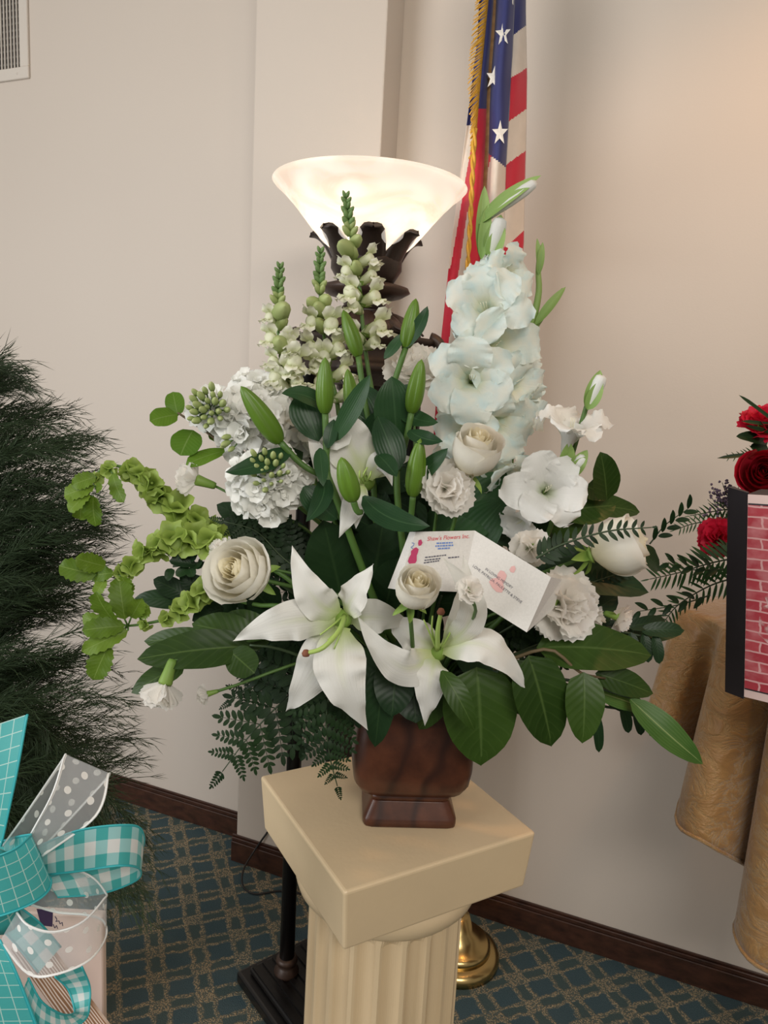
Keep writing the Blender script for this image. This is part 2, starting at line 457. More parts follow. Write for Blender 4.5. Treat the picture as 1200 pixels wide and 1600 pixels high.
# ------------------------------------------------------------------ brown vase
def vasemat():
    m, nt, b = newmat('brown_marbled_ceramic'); tc = N(nt, 'TexCoord')
    f = noise_(nt, 22, 5, tc.outputs['Object'], .6)
    wv = N(nt, 'TexWave'); wv.inputs['Scale'].default_value = 5; wv.inputs['Distortion'].default_value = 9; wv.inputs['Detail'].default_value = 3
    nt.links.new(tc.outputs['Object'], wv.inputs[0])
    c = mixc(nt, math_(nt, 'POWER', wv.outputs['Fac'], 6.), ramp(nt, f, [(.3, (.042, .012, .006)), (.7, (.105, .033, .015))]), (.032, .010, .006))
    nt.links.new(c, b.inputs['Base Color']); b.inputs['Roughness'].default_value = .34; bump(nt, b, f, .12, .002)
    return m
M_VASE = vasemat()
vf = G(632, 1293, ZS); VB = V3((vf.x + .004, vf.y + .064, ZS))          # middle of the vase foot
VANG = math.radians(3)
vase = thing('flower_vase', 'square brown marbled ceramic urn holding the white flower arrangement', 'vase', VB)
VMt = T(VB) @ Matrix.Rotation(VANG, 4, 'Z')
hw = PXM(150, 1.02) / 2
bev(part('plinth', mk(sqlathe([(hw, 0), (hw, .010), (hw * .985, .013), (hw * .84, .034), (hw * .83, .036)], 14, 64), M_VASE), vase, VMt), .002, 1)
part('neck', mk(sqlathe([(hw * .86, .036), (hw * .86, .041), (hw * .80, .046), (hw * .80, .052)], 10, 64), M_VASE), vase, VMt)
bw = PXM(193, 1.02) / 2
part('urn_body', mk(sqlathe([(.0, .0505), (hw * .9, .050), (bw * .88, .053), (bw * .965, .065), (bw, .085), (bw * 1.0, .11), (bw * .97, .14), (bw * .92, .165), (bw * .93, .178), (bw * .99, .185), (bw * .99, .19), (bw * .9, .19), (bw * .86, .15), (0, .15)], 5.5, 64), M_VASE), vase, VMt)
part('floral_foam', mk(sqlathe([(bw * .84, .14), (bw * .84, .19), (bw * .75, .2), (.0, .205)], 5, 40), plain('foam_green', (.03, .07, .03), .9)), vase, VMt)
VM_ = VB + V3((0, 0, .185))                                             # where the stems meet
# ------------------------------------------------------------------ torchiere floor lamp
M_BRZ = plain('dark_bronze', (.030, .019, .014), .42, .25, vary=.5, nscale=30, bmp=.25, bscale=70)
M_BRZ2 = plain('brown_bronze', (.050, .028, .019), .45, .2, vary=.5, nscale=40, bmp=.2)  # slightly lighter brown bronze for rings, scrolls and dome leaves
M_BRASS = plain('aged_brass', (.55, .40, .17), .25, 1.0)
def glassmat():
    m, nt, b = newmat('alabaster_glass'); tc = N(nt, 'TexCoord')
    mp = N(nt, 'Mapping'); mp.inputs['Scale'].default_value = (1, 1, 2.6); nt.links.new(tc.outputs['Object'], mp.inputs[0])
    nz = N(nt, 'TexNoise'); nz.inputs['Scale'].default_value = 6; nz.inputs['Detail'].default_value = 5; nz.inputs['Distortion'].default_value = 2.4
    nt.links.new(mp.outputs[0], nz.inputs[0])
    c = ramp(nt, nz.outputs['Fac'], [(.35, (.88, .80, .72)), (.6, (.97, .93, .88))])
    nt.links.new(c, b.inputs['Base Color']); b.inputs['Roughness'].default_value = .25
    nt.links.new(c, b.inputs['Emission Color']); b.inputs['Emission Strength'].default_value = .55     # the lit bowl itself glows
    thin(m, nt, b, c, .60)
    return m
M_GLASS = glassmat()
LY = 1.56
lt = Q(578, 300, LY); LX = lt.x                      # lamp axis
def lz(px_y): return Q(575, px_y, LY).z
lamp = thing('floor_lamp', 'lit torchiere floor lamp with alabaster glass bowl and dark bronze acanthus capital', 'floor lamp', (LX, LY, 0))
LM = T((LX, LY, 0))
zr = lz(290); rb = PXM(143, LY * 1.0)
zb = lz(402)
hb = zr - zb
prof = [(.062, 0), (.072, .04), (.084, .10), (.098, .20), (.115, .34), (.136, .52), (.158, .70), (.178, .84), (.195, .94), (.2005, .985), (.199, 1.0)]
prof = [(r * rb / .2, zb + t * hb) for r, t in prof]
inn = [(r - .005, z_ + .001) for r, z_ in reversed(prof)]
part('glass_bowl', mk(lathe(prof + inn, 72), M_GLASS), lamp, LM)
bl = bpy.data.lights.new('lamp_bulb', 'POINT'); bl.energy = 2.0; bl.color = (1.0, .83, .64); bl.shadow_soft_size = .035
blo = bpy.data.objects.new('lamp_bulb_light', bl); link(blo, lamp, T((LX, LY, zb + hb * .50)))
M_BULB, _nt, _b = newmat('bulb_glow'); _b.inputs['Emission Color'].default_value = (1, .80, .55, 1); _b.inputs['Emission Strength'].default_value = 14
part('bulb', mk(lathe([(.0, -.03), (.012, -.028), (.03, 0), (.026, .022), (0, .034)], 16), M_BULB), lamp, T((LX, LY, zb + hb * .28)))
part('bulb_socket', mk(lathe([(.0, -.05), (.018, -.05), (.018, .0), (0, .001)], 14), M_BRZ), lamp, T((LX, LY, zb + hb * .28 - .03)))
# acanthus crown
zc0 = lz(446)
for k in range(7):
    a = 2 * PI * k / 7 - PI / 2 + .12
    d = V3((cos(a), sin(a), 0)); c = V3((LX, LY, 0))
    g = blade([c + d * .040 + V3((0, 0, zc0)), c + d * .066 + V3((0, 0, zc0 + .03)), c + d * .080 + V3((0, 0, zc0 + .098)), c + d * .118 + V3((0, 0, zc0 + .094))], .058, d, _pf(.2, .35, .6), cup=-.14, nu=6, nv=12)
    o = wpart('crown_leaf', g, M_BRZ, lamp); m_ = o.modifiers.new('s', 'SOLIDIFY'); m_.thickness = .010; m_.offset = 0
part('crown_cup', mk(lathe([(0, zc0 - .006), (.05, zc0 - .006), (.072, zc0 + .03), (.072, zc0 + .055), (.055, zc0 + .07), (0, zc0 + .07)], 32), M_BRZ), lamp, LM)
z1, z2 = lz(455), lz(478)
part('collar_ring', mk(lathe([(.0, zc0 + .0), (.070, zc0 + .001), (.088, zc0 - .004), (.092, zc0 - .012), (.075, zc0 - .022), (.052, zc0 - .028), (.0, zc0 - .028)], 40), M_BRZ2), lamp, LM)
part('waist', mk(lathe([(.048, zc0 - .028), (.042, zc0 - .04), (.05, zc0 - .05), (.06, zc0 - .052), (.05, zc0 - .06), (.0, zc0 - .062)], 32), M_BRZ), lamp, LM)
zd = zc0 - .058
part('leaf_dome', mk(lathe([(.0, zd + .004), (.05, zd + .002), (.085, zd - .008), (.108, zd - .022), (.116, zd - .036), (.10, zd - .042), (0, zd - .042)], 40), M_BRZ), lamp, LM)
for k in range(22):
    a = 2 * PI * k / 22; d = V3((cos(a), sin(a), 0)); c = V3((LX, LY, zd))
    g = blade([c + d * .055 + V3((0, 0, .006)), c + d * .10 + V3((0, 0, -.004)), c + d * .126 + V3((0, 0, -.036))], .032, V3((0, 0, 1)) + d, _pf(.3, .3, .4), cup=-.2, nu=4, nv=6)
    o = wpart('dome_leaf', g, M_BRZ2, lamp); m_ = o.modifiers.new('s', 'SOLIDIFY'); m_.thickness = .004
ze = zd - .040
LR = math.radians(38)
def ring8(r0, r1, z_):      # stepped square block with cut corners, turned
    return sqlathe([(r0, z_[0]), (r1, z_[1])], 9, 48)
LMr = LM @ Matrix.Rotation(LR, 4, 'Z')
part('cornice', mk(sqlathe([(.085, ze), (.116, ze - .004), (.118, ze - .014), (.104, ze - .02), (.10, ze - .05), (.112, ze - .058), (.118, ze - .066), (.118, ze - .076), (.09, ze - .082), (.07, ze - .10), (.05, ze - .105)], 7, 64), M_BRZ), lamp, LMr)
for k in range(4):
    a = LR + PI / 4 + k * PI / 2; d = V3((cos(a), sin(a), 0))
    pts = []
    for q in range(15):
        t = q / 14; ph = t * 1.6 * PI; rr = .030 * (1 - t * .6)
        pts.append(V3((LX, LY, ze - .020)) + d * (.138 + rr * sin(ph)) + V3((0, 0, -.012 + rr * cos(ph))))
    wpart('corner_scroll', tube(pts, .013, .007, 20, 8), M_BRZ2, lamp)
zt_ = ze - .082
part('shaft', mk(lathe([(.0, zt_), (.052, zt_), (.050, zt_ - .03), (.034, zt_ - .045), (.036, zt_ - .3), (.038, .30), (.05, .28), (.05, .05), (0, .05)], 28), M_BRZ), lamp, LM)
for k in range(4):
    a = LR + PI / 4 + k * PI / 2 + .0; d = V3((cos(a), sin(a), 0)); p = V3((LX, LY, 0)) + d * .112
    M_ = T(p)
    c_ = part('slender_column', mk(lathe([(0, zt_ + .01), (.024, zt_ + .01), (.024, zt_ - .012), (.016, zt_ - .022), (.0165, zt_ - .5), (.018, .06), (.0, .06)], 20), plain('column_black', (.008, .007, .007), .3) if 'column_black' not in MATS else MATS['column_black']), lamp, M_)
    part('column_ring', mk(lathe([(.0, .095), (.020, .095), (.026, .088), (.026, .082), (.018, .076), (.022, .07), (.030, .058), (.030, .05), (.0, .05)], 20), M_BRZ2), c_, M_)
g = [box((0, 0, .0165), (.335, .335, .033)), box((0, 0, .0415), (.29, .29, .017))]
bev(part('lamp_base', mk(join(g), MATS['column_black'], False), lamp, LMr), .008, 3)
for k in range(11):
    part('base_rib', mk(box(((k - 5) * .027, 0, .0515), (.012, .27, .006)), MATS['column_black'], False), lamp, LMr)
# lamp cord
cp = [G(419, 1298, .16), G(400, 1330, .10), G(380, 1360, .03), G(380, 1385, .004), G(400, 1397, .004), G(440, 1392, .004), G(490, 1400, .004)]
cp[0] = onwall(418, 1300, PIL + .003); cp[1] = onwall(397, 1330, PIL + .02)
tag(wpart('power_cord', tube(cp, .0028, None, 30, 6), plain('cord_black', (.012, .011, .011), .5), None), 'thin black power cord looping over the carpet behind the pedestal', 'cord')

# ------------------------------------------------------------------ flag on a brass stand
FY = 1.70
def fabric(name, col, rough=.62, tr=.1):
    m, nt, b = newmat(name); tc = N(nt, 'TexCoord')
    f = noise_(nt, 40, 3, tc.outputs['Object'])
    c = mixc(nt, f, [x * .9 for x in col], [min(1, x * 1.08) for x in col])
    nt.links.new(c, b.inputs['Base Color']); b.inputs['Roughness'].default_value = rough; b.inputs['Sheen Weight'].default_value = .3
    bump(nt, b, noise_(nt, 500, 1, tc.outputs['Object']), .1, .001)
    thin(m, nt, b, c, tr)
    return m
M_RED, M_WHT, M_BLU = fabric('flag_red', (.62, .012, .045)), fabric('flag_white', (.78, .70, .62)), fabric('flag_blue', (.022, .030, .16))
M_GOLD = plain('gold_thread', (.62, .34, .035), .45, .1, vary=.3, nscale=90, bmp=.4, bscale=200)
fb = G(712, 1493); fb.z = 0
flagstand = thing('flag_stand', 'round stepped brass flagpole stand on the carpet behind the pedestal', 'flag stand', fb)
FMx = T(fb)
part('base_disc', mk(lathe([(0, 0), (.112, 0), (.112, .012), (.108, .022), (.096, .030), (.0, .030)], 56), M_BRASS), flagstand, FMx)
part('base_step', mk(lathe([(0, .030), (.088, .030), (.086, .044), (.078, .052), (.06, .055), (.052, .075), (.038, .085), (.028, .12), (.0, .12)], 48), M_BRASS), flagstand, FMx)
ptop = Q(778, -120, FY + .03)
part('pole', mk(sub(tube([fb + V3((0, 0, .1)), (fb + ptop) / 2, ptop], .014, None, 6, 12), fb), woodmat('pole_wood', (.22, .11, .04), (.38, .22, .09))), flagstand, FMx)
flag = thing('us_flag', 'folded red white and blue flag with gold fringe hanging from a pole', 'flag', Q(775, 640, FY))
flag.name = 'flag'; WM['flag'] = WM.get('us_flag', T(Q(775, 640, FY)))
def xat(pl, y):
    for (x0, y0), (x1, y1) in zip(pl, pl[1:]):
        if y <= y1: return x0 + (x1 - x0) * (y - y0) / (y1 - y0)
    return pl[-1][0]
B0 = [(752, -90), (746, 60), (729, 195), (718, 279), (704, 388), (686, 560), (676, 700)]
B1 = [(765, -90), (762, 0), (752, 100), (746, 170), (739, 260), (731, 400), (721, 540), (700, 700)]
B2 = [(774, -90), (772, 0), (766, 100), (761, 200), (757, 300), (752, 420), (745, 540), (738, 700)]
B3 = [(806, -90), (804, 0), (800, 90), (795, 180), (790, 262), (786, 400), (782, 500), (776, 700)]
B4 = [(821, -90), (821, 20), (823, 120), (822, 200), (820, 280), (818, 380), (812, 440), (806, 470)]
def lerp_line(a, b, s): return a + (b - a) * s
def panel(name, A, B, ya, yb, dA, dB, mids, colf, nu=10, nv=90):
    """strip of cloth between two fold lines; dA/dB are distances of the folds, mids the belly"""
    V, Fc, UV, mi = [], [], [], []
    for j in range(nv + 1):
        y = ya + (yb - ya) * j / nv
        for i in range(nu + 1):
            s = i / nu; x = xat(A, y) + (xat(B, y) - xat(A, y)) * s
            V.append(Q(x, y, FY + dA + (dB - dA) * s + mids * sin(PI * s) + .003 * sin(y * .03 + 5 * s))); UV.append((s, j / nv))
    for j in range(nv):
        for i in range(nu):
            Fc.append((j * (nu + 1) + i, j * (nu + 1) + i + 1, (j + 1) * (nu + 1) + i + 1, (j + 1) * (nu + 1) + i))
            mi.append(colf((i + .5) / nu, ya + (yb - ya) * (j + .5) / nv))
    o = V3(V[0]); me = mk(([v - o for v in V], Fc, UV), [M_RED, M_WHT, M_BLU]); me.polygons.foreach_set('material_index', mi)
    ob = part(name, me, flag, T(o)); m_ = ob.modifiers.new('s', 'SOLIDIFY'); m_.thickness = .0012
    return ob
def c_left(s, y):
    if y < 195 + 3 * s: return 2
    x = xat(B0, y) + (xat(B1, y) - xat(B0, y)) * s
    wl = lerp_line(737, 703, (y - 230) / 190.)            # white | red border
    if y < 420 and x < wl: return 1
    if y > 330 and x > lerp_line(731, 697, (y - 330) / 235.): return 1
    return 0
def c_mid(s, y): return 2 if y < 172 else 0
def c_ctr(s, y):
    if y < 236 + 26 * s: return 2
    return 0 if s < .30 - (y - 240) * .006 else 1
def c_rgt(s, y):
    b = [55 - 15 * s, 122 - 16 * s, 190 - 20 * s, 258 - 23 * s, 307 - 28 * s, 388 - 28 * s]
    return (2, 1, 0, 1, 0, 1, 0)[sum(y > q for q in b)]
panel('fringed_fold', B0, B1, -90, 690, .05, .0, .02, c_left, 26, 300)
panel('hoist_fold', B1, B2, -90, 690, -.005, .03, -.01, c_mid, 6)
panel('canton_fold', B2, B3, -90, 690, .03, .01, -.035, c_ctr, 20, 300)
panel('striped_fold', B3, B4, -90, 462, .012, .05, -.008, c_rgt, 16, 300)
def star(c, r, tilt, nrm):
    V = [V3((0, 0, .0016))]; 
    for k in range(10):
        a = PI / 2 + k * PI / 5; q = r if k % 2 == 0 else r * .40
        V.append(V3((q * cos(a) * .66, q * sin(a), 0)))
    Fc = [(0, 1 + k, 1 + (k + 1) % 10) for k in range(10)]
    return V, Fc, None
for (x, y, r, tl, dy) in ((786, 53, 17, .04, -.036), (771, 121, 17, -.12, -.022), (781, 208, 18, -.02, -.037), (799, -6, 14, -.2, -.022)):
    p = Q(x, y, FY + dy + .022 - .004)
    part('star', mk(star(None, PXM(r, FY), 0, None), fabric('star_white', (.85, .82, .76)) if 'star_white' not in MATS else MATS['star_white'], False), flag, frame(p, (-.12, -1, 0.05), tl + .05))
# gold fringe along the hoist edge, with the bottom fringe and the twisted cord
gs = []
for k in range(150):
    y = -90 + 330 * k / 150
    x = xat(B1, y); ln = 22 if y < 110 else max(9, 22 - (y - 110) * .14)
    a = Q(x + 1, y, FY - .008); b_ = Q(x - ln * random.uniform(.7, 1), y + random.uniform(10, 22), FY - .010 - random.uniform(0, .006))
    gs.append(tube([a, (a + b_) / 2 + V3((0, -.003, 0)), b_], .0016, .001, 3, 4))
fo = wpart('hoist_fringe', join(gs), M_GOLD, flag); fo['kind'] = 'stuff'
gs = []
for k in range(44):
    s_ = k / 43; x = 783 + 30 * s_; y = 452 - 10 * s_
    a = Q(x, y, FY + .01 + .03 * s_ - .004); b_ = Q(x + random.uniform(-1, 1), y + random.uniform(19, 25), FY + .01 + .03 * s_ - .006)
    gs.append(tube([a, b_], .0014, .001, 2, 4))
wpart('bottom_fringe', join(gs), M_GOLD, flag)['kind'] = 'stuff'
cpts = [Q(x, y, FY - .022) for x, y in ((742, 200), (738, 280), (734, 360), (729, 440), (722, 520), (712, 590), (694, 660), (688, 700))]
sp_ = cat(cpts, 120)
for q in range(2):
    pts = []
    for k, c in enumerate(sp_):
        a = k * .55 + q * PI; pts.append(c + V3((cos(a), sin(a), 0)) * .0028)
    wpart('twisted_cord', tube(pts, .0034, None, 1, 6, smooth=False), M_GOLD, flag)

# ------------------------------------------------------------------ table with gold cloth
def clothmat():
    m, nt, b = newmat('gold_crinkle_satin'); tc = N(nt, 'TexCoord')
    nz = N(nt, 'TexNoise'); nz.inputs['Scale'].default_value = 14; nz.inputs['Detail'].default_value = 6; nz.inputs['Roughness'].default_value = .62; nz.inputs['Distortion'].default_value = .7
    mp = N(nt, 'Mapping'); mp.inputs['Scale'].default_value = (1, 1, 1.8); nt.links.new(tc.outputs['Object'], mp.inputs[0]); nt.links.new(mp.outputs[0], nz.inputs[0])
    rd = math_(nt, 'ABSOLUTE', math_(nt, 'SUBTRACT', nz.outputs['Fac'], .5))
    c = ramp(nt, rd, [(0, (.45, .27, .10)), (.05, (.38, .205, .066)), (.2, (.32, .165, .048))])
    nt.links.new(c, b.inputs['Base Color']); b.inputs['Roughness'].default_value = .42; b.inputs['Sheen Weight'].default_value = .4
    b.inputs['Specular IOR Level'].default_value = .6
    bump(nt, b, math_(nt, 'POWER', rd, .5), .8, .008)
    return m
M_CLOTH = clothmat()
cols = [((1150, 946, 1.62), (1120, 1130, 1.62)), ((1085, 947, 1.56), (1035, 1140, 1.575)), ((1062, 955, 1.49), (1004, 1130, 1.46)), ((1092, 968, 1.43), (1045, 1160, 1.40)),
        ((1118, 978, 1.38), (1098, 1165, 1.47)), ((1134, 984, 1.345), (1056, 1275, 1.31)), ((1162, 992, 1.31), (1105, 1318, 1.23)), ((1188, 998, 1.285), (1180, 1362, 1.30)),
        ((1206, 1001, 1.27), (1192, 1400, 1.36)), ((1224, 1004, 1.25), (1147, 1445, 1.24)), ((1262, 1008, 1.21), (1182, 1508, 1.15)), ((1310, 1012, 1.18), (1290, 1530, 1.12)),
        ((1360, 1014, 1.18), (1370, 1440, 1.19)), ((1420, 1012, 1.19), (1480, 1400, 1.12)), ((1480, 1005, 1.24), (1560, 1450, 1.2)), ((1520, 995, 1.33), (1590, 1420, 1.33))]
TZ = Q(1100, 965, 1.42).z
tops = []; hems = []
for a, b_ in cols:
    p = Q(*a); r = ray(a[0], a[1]); q = CAM + r * (a[2] / r.y); q.z = TZ
    tops.append(q); hems.append(Q(*b_))
NC, NR = 150, 26
tl_, hl_ = cat(tops, NC), cat(hems, NC)
V, Fc, UV = [], [], []
tcn = V3((sum(p.x for p in tops) / len(tops) + .13, 1.33, TZ))
for j in range(NR + 1):
    t = j / NR
    for i in range(NC + 1):
        a, b_ = tl_[i], hl_[i]
        k = t ** .55 if t < 1 else 1
        p = V3((a.x + (b_.x - a.x) * (.25 * t + .75 * t ** .7), a.y + (b_.y - a.y) * (.3 * t + .7 * t ** .8), a.z + (b_.z - a.z) * t))
        V.append(p); UV.append((i / NC, t))
for j in range(NR):
    for i in range(NC):
        Fc.append((j * (NC + 1) + i, (j + 1) * (NC + 1) + i, (j + 1) * (NC + 1) + i + 1, j * (NC + 1) + i + 1))
n0 = len(V)
for q in (.92, .5):
    for i in range(NC + 1):
        V.append(tcn.lerp(tl_[i], q) + V3((0, 0, .004 if q > .9 else .005))); UV.append((i / NC, 0))
for i in range(NC):
    Fc.append((i, i + 1, n0 + i + 1, n0 + i)); Fc.append((n0 + i, n0 + i + 1, n0 + NC + 2 + i, n0 + NC + 1 + i))
V.append(tcn + V3((0, 0, .005))); UV.append((.5, 0))
for i in range(NC): Fc.append((n0 + NC + 1 + i, n0 + NC + 2 + i, len(V) - 1))
table = thing('round_table', 'small round pedestal table hidden under the gold cloth by the right wall', 'table', (tcn.x, tcn.y, 0))
part('table_top', mk(lathe([(0, TZ - .03), (.11, TZ - .03), (.11, TZ - .008), (0, TZ - .008)], 40), M_BASEB), table, T((tcn.x, tcn.y, 0)))
part('table_column', mk(lathe([(0, .03), (.10, .03), (.09, .05), (.025, .08), (.022, TZ - .03), (0, TZ - .03)], 24), M_BASEB), table, T((tcn.x, tcn.y, 0)))
part('table_foot', mk(lathe([(0, 0), (.12, 0), (.12, .03), (0, .03)], 32), M_BASEB), table, T((tcn.x, tcn.y, 0)))
oc = V3((tcn.x, tcn.y, TZ))
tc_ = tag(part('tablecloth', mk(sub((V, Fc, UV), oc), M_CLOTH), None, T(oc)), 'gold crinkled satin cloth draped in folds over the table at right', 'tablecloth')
tc_.modifiers.new('s', 'SOLIDIFY').thickness = .002
hm = [p + V3((0, -.001, 0)) for p in hl_]
wpart('hem', tube(hm[::2], .004, None, 1, 5, smooth=False), M_CLOTH, tc_)

# ------------------------------------------------------------------ framed brick portrait print
def brickmat():
    m, nt, b = newmat('brick_print'); tc = N(nt, 'TexCoord')
    wob = N(nt, 'TexNoise'); wob.inputs['Scale'].default_value = 14; nt.links.new(tc.outputs['UV'], wob.inputs[0])
    vm = N(nt, 'VectorMath', operation='MULTIPLY_ADD'); nt.links.new(wob.outputs['Color'], vm.inputs[0]); vm.inputs[1].default_value = (.03, .015, 0)
    nt.links.new(tc.outputs['UV'], vm.inputs[2])
    br = N(nt, 'TexBrick'); br.inputs['Scale'].default_value = 9.0; br.inputs['Mortar Size'].default_value = .045; br.inputs['Brick Width'].default_value = 1.3; br.inputs['Row Height'].default_value = .5
    br.inputs['Mortar Smooth'].default_value = .3
    nt.links.new(vm.outputs[0], br.inputs[0])
    br.inputs['Color1'].default_value = (.42, .035, .055, 1); br.inputs['Color2'].default_value = (.52, .07, .09, 1); br.inputs['Mortar'].default_value = (.72, .40, .40, 1)
    f = noise_(nt, 9, 5, tc.outputs['UV'])
    c = mixc(nt, ramp(nt, f, [(.45, (0, 0, 0)), (.8, (.7, .7, .7))]), br.outputs[0], (.78, .36, .38))
    nt.links.new(c, b.inputs['Base Color']); b.inputs['Roughness'].default_value = .35
    return m
p_tl, p_bl = Q(1168, 772, 1.02), Q(1162, 1089, 1.02)
hgt = (p_tl - p_bl).length
upv = (p_tl - p_bl).normalized()
rv = (Q(1300, 800, .945) - p_tl); rv = (rv - upv * rv.dot(upv)).normalized(); nv_ = rv.cross(upv)
if nv_.y > 0: nv_ = -nv_
PWD = .36
PMx = Matrix(((rv.x, upv.x, nv_.x, p_bl.x), (rv.y, upv.y, nv_.y, p_bl.y), (rv.z, upv.z, nv_.z, p_bl.z), (0, 0, 0, 1)))
frm = thing('framed_print', 'framed red brick wall print with pink border and wide black side edge', 'picture', p_bl)
M_FRB = plain('frame_black', (.022, .019, .024), .45, vary=.3, bmp=.1)
M_PINK = plain('print_border', (.80, .60, .56), .4)
part('black_case', mk(box((PWD / 2, hgt / 2, -.026), (PWD + .0, hgt, .048)), M_FRB, False), frm, PMx)
part('black_edge', mk(([V3((-.0005, -.003, .0)), V3((-.0005, hgt + .002, 0)), V3((-.033, hgt + .006, -.016)), V3((-.033, -.006, -.016)),
                       V3((.0, -.003, -.006)), V3((.0, hgt + .002, -.006)), V3((-.030, hgt + .006, -.026)), V3((-.030, -.006, -.026))],
                      [(0, 3, 2, 1), (4, 5, 6, 7), (0, 1, 5, 4), (2, 3, 7, 6), (1, 2, 6, 5), (0, 4, 7, 3)], None), M_FRB, False), frm, PMx)
part('border_mat', mk(box((PWD / 2, hgt / 2, -.001), (PWD - .001, hgt - .001, .002)), M_PINK, False), frm, PMx)
def rect(x0, y0, x1, y1, z_): return [V3((x0, y0, z_)), V3((x1, y0, z_)), V3((x1, y1, z_)), V3((x0, y1, z_))], [(0, 1, 2, 3)], [(0, 0), (1, 0), (1, 1), (0, 1)]
part('line_mat', mk(rect(.0012, .0125, PWD - .02, hgt - .0125, .0006), M_FRB, False), frm, PMx)
part('brick_print', mk(rect(.0012, .0148, PWD - .02, hgt - .0148, .0011), brickmat(), False), frm, PMx)
# faded pale figure printed over the bricks
fig = [(.018, .10), (.030, .09), (.05, .08), (.08, .07), (.2, .07), (.2, .17), (.12, .19), (.05, .175), (.034, .165), (.026, .155), (.030, .145), (.022, .14), (.02, .13)]
def printmat(name, col):
    m, nt, b = newmat(name); tc = N(nt, 'TexCoord')
    f = ramp(nt, noise_(nt, 60, 4, tc.outputs['Object']), [(.42, (0, 0, 0)), (.62, (1, 1, 1))])
    tr = N(nt, 'BsdfTransparent'); mx = N(nt, 'MixShader'); nt.links.new(f, mx.inputs[0]); nt.links.new(tr.outputs[0], mx.inputs[1]); nt.links.new(b.outputs[0], mx.inputs[2])
    nt.links.new(mx.outputs[0], nt.nodes['Material Output'].inputs[0]); b.inputs['Base Color'].default_value = (*col, 1)
    return m
part('pale_printed_figure', mk(([V3((x, y, .0016)) for x, y in fig], [tuple(range(len(fig)))], None), printmat('print_pale', (.80, .50, .50)), False), frm, PMx)
ez = thing('easel', 'slim black easel post carrying the framed brick print', 'easel', (WM[frm.name] @ V3((0, 0, 0))))
ec = PMx @ V3((.22, 0, -.075)); ez_M = T((ec.x, ec.y, 0)); ez.matrix_basis = ez_M; WM[ez.name] = ez_M
zp = p_bl.z
part('post', mk(tube([(0, 0, .02), (0, 0, zp + .2)], .010, None, 4, 10), M_FRB), ez, ez_M)
part('ledge', mk(box((0, -.03, zp - .012), (.06, .10, .012)), M_FRB, False), ez, ez_M)
for k in range(3):
    a = 2 * PI * k / 3 + .4
    part('foot', mk(tube([(0, 0, .10), (.17 * cos(a), .17 * sin(a), .008)], .009, .007, 3, 8), M_FRB), ez, ez_M)
# ------------------------------------------------------------------ feathery dark green plant at left
M_FERN = plain('needle_green', (.030, .055, .020), .65, vary=.5, nscale=14)
M_POT = plain('pot_black', (.03, .03, .03), .5)
random.seed(11)
pb = Q(-60, 1300, 1.38); pbz = V3((pb.x, pb.y, 0))
plant = thing('asparagus_fern', 'tall bushy dark green plant with fine needle foliage at the left edge', 'plant', pbz)
part('pot', mk(lathe([(0, 0), (.11, 0), (.125, .02), (.15, .24), (.16, .25), (.16, .27), (.145, .27), (.14, .25), (0, .25)], 40), M_POT), plant, T(pbz))
gv, gf = [], []
def needle(a, b, wd, c=None):
    """thin three-sided sliver from a to b through c"""
    n = len(gv); mid = c if c is not None else (a + b) / 2
    t = (b - a).normalized(); s1 = t.orthogonal().normalized(); s2 = t.cross(s1)
    for q, wq in ((a, wd), (mid, wd * .8)):
        for k in range(3):
            an = 2 * PI * k / 3; gv.append(q + s1 * (wq * cos(an)) + s2 * (wq * sin(an)))
    gv.append(b)
    for k in range(3):
        l = (k + 1) % 3
        gf.append((n + k, n + l, n + 3 + l, n + 3 + k)); gf.append((n + 3 + k, n + 3 + l, n + 6))
stems = []; targets = []
def edge_x(y): return xat([(10, 540), (60, 590), (120, 640), (185, 700), (175, 780), (195, 850), (150, 920), (165, 1000), (215, 1090), (255, 1150), (235, 1200), (190, 1250), (180, 1330)], y)
for k in range(290):
    y = random.choice([random.uniform(560, 950), random.uniform(750, 1250), random.uniform(900, 1280)]); e = edge_x(y)
    f = random.random() ** .6; x = -60 + (e + 60) * f
    if y > 900 and random.random() < .45: x = random.uniform(-40, 120)
    targets.append((x, y, random.uniform(1.15, 1.6), 0))
for k in range(46): targets.append((random.uniform(110, 255), random.uniform(1290, 1450), random.uniform(1.2, 1.5), 1))
for k in range(60): targets.append((random.uniform(0, 180), random.uniform(1200, 1400), random.uniform(1.25, 1.55), 1))
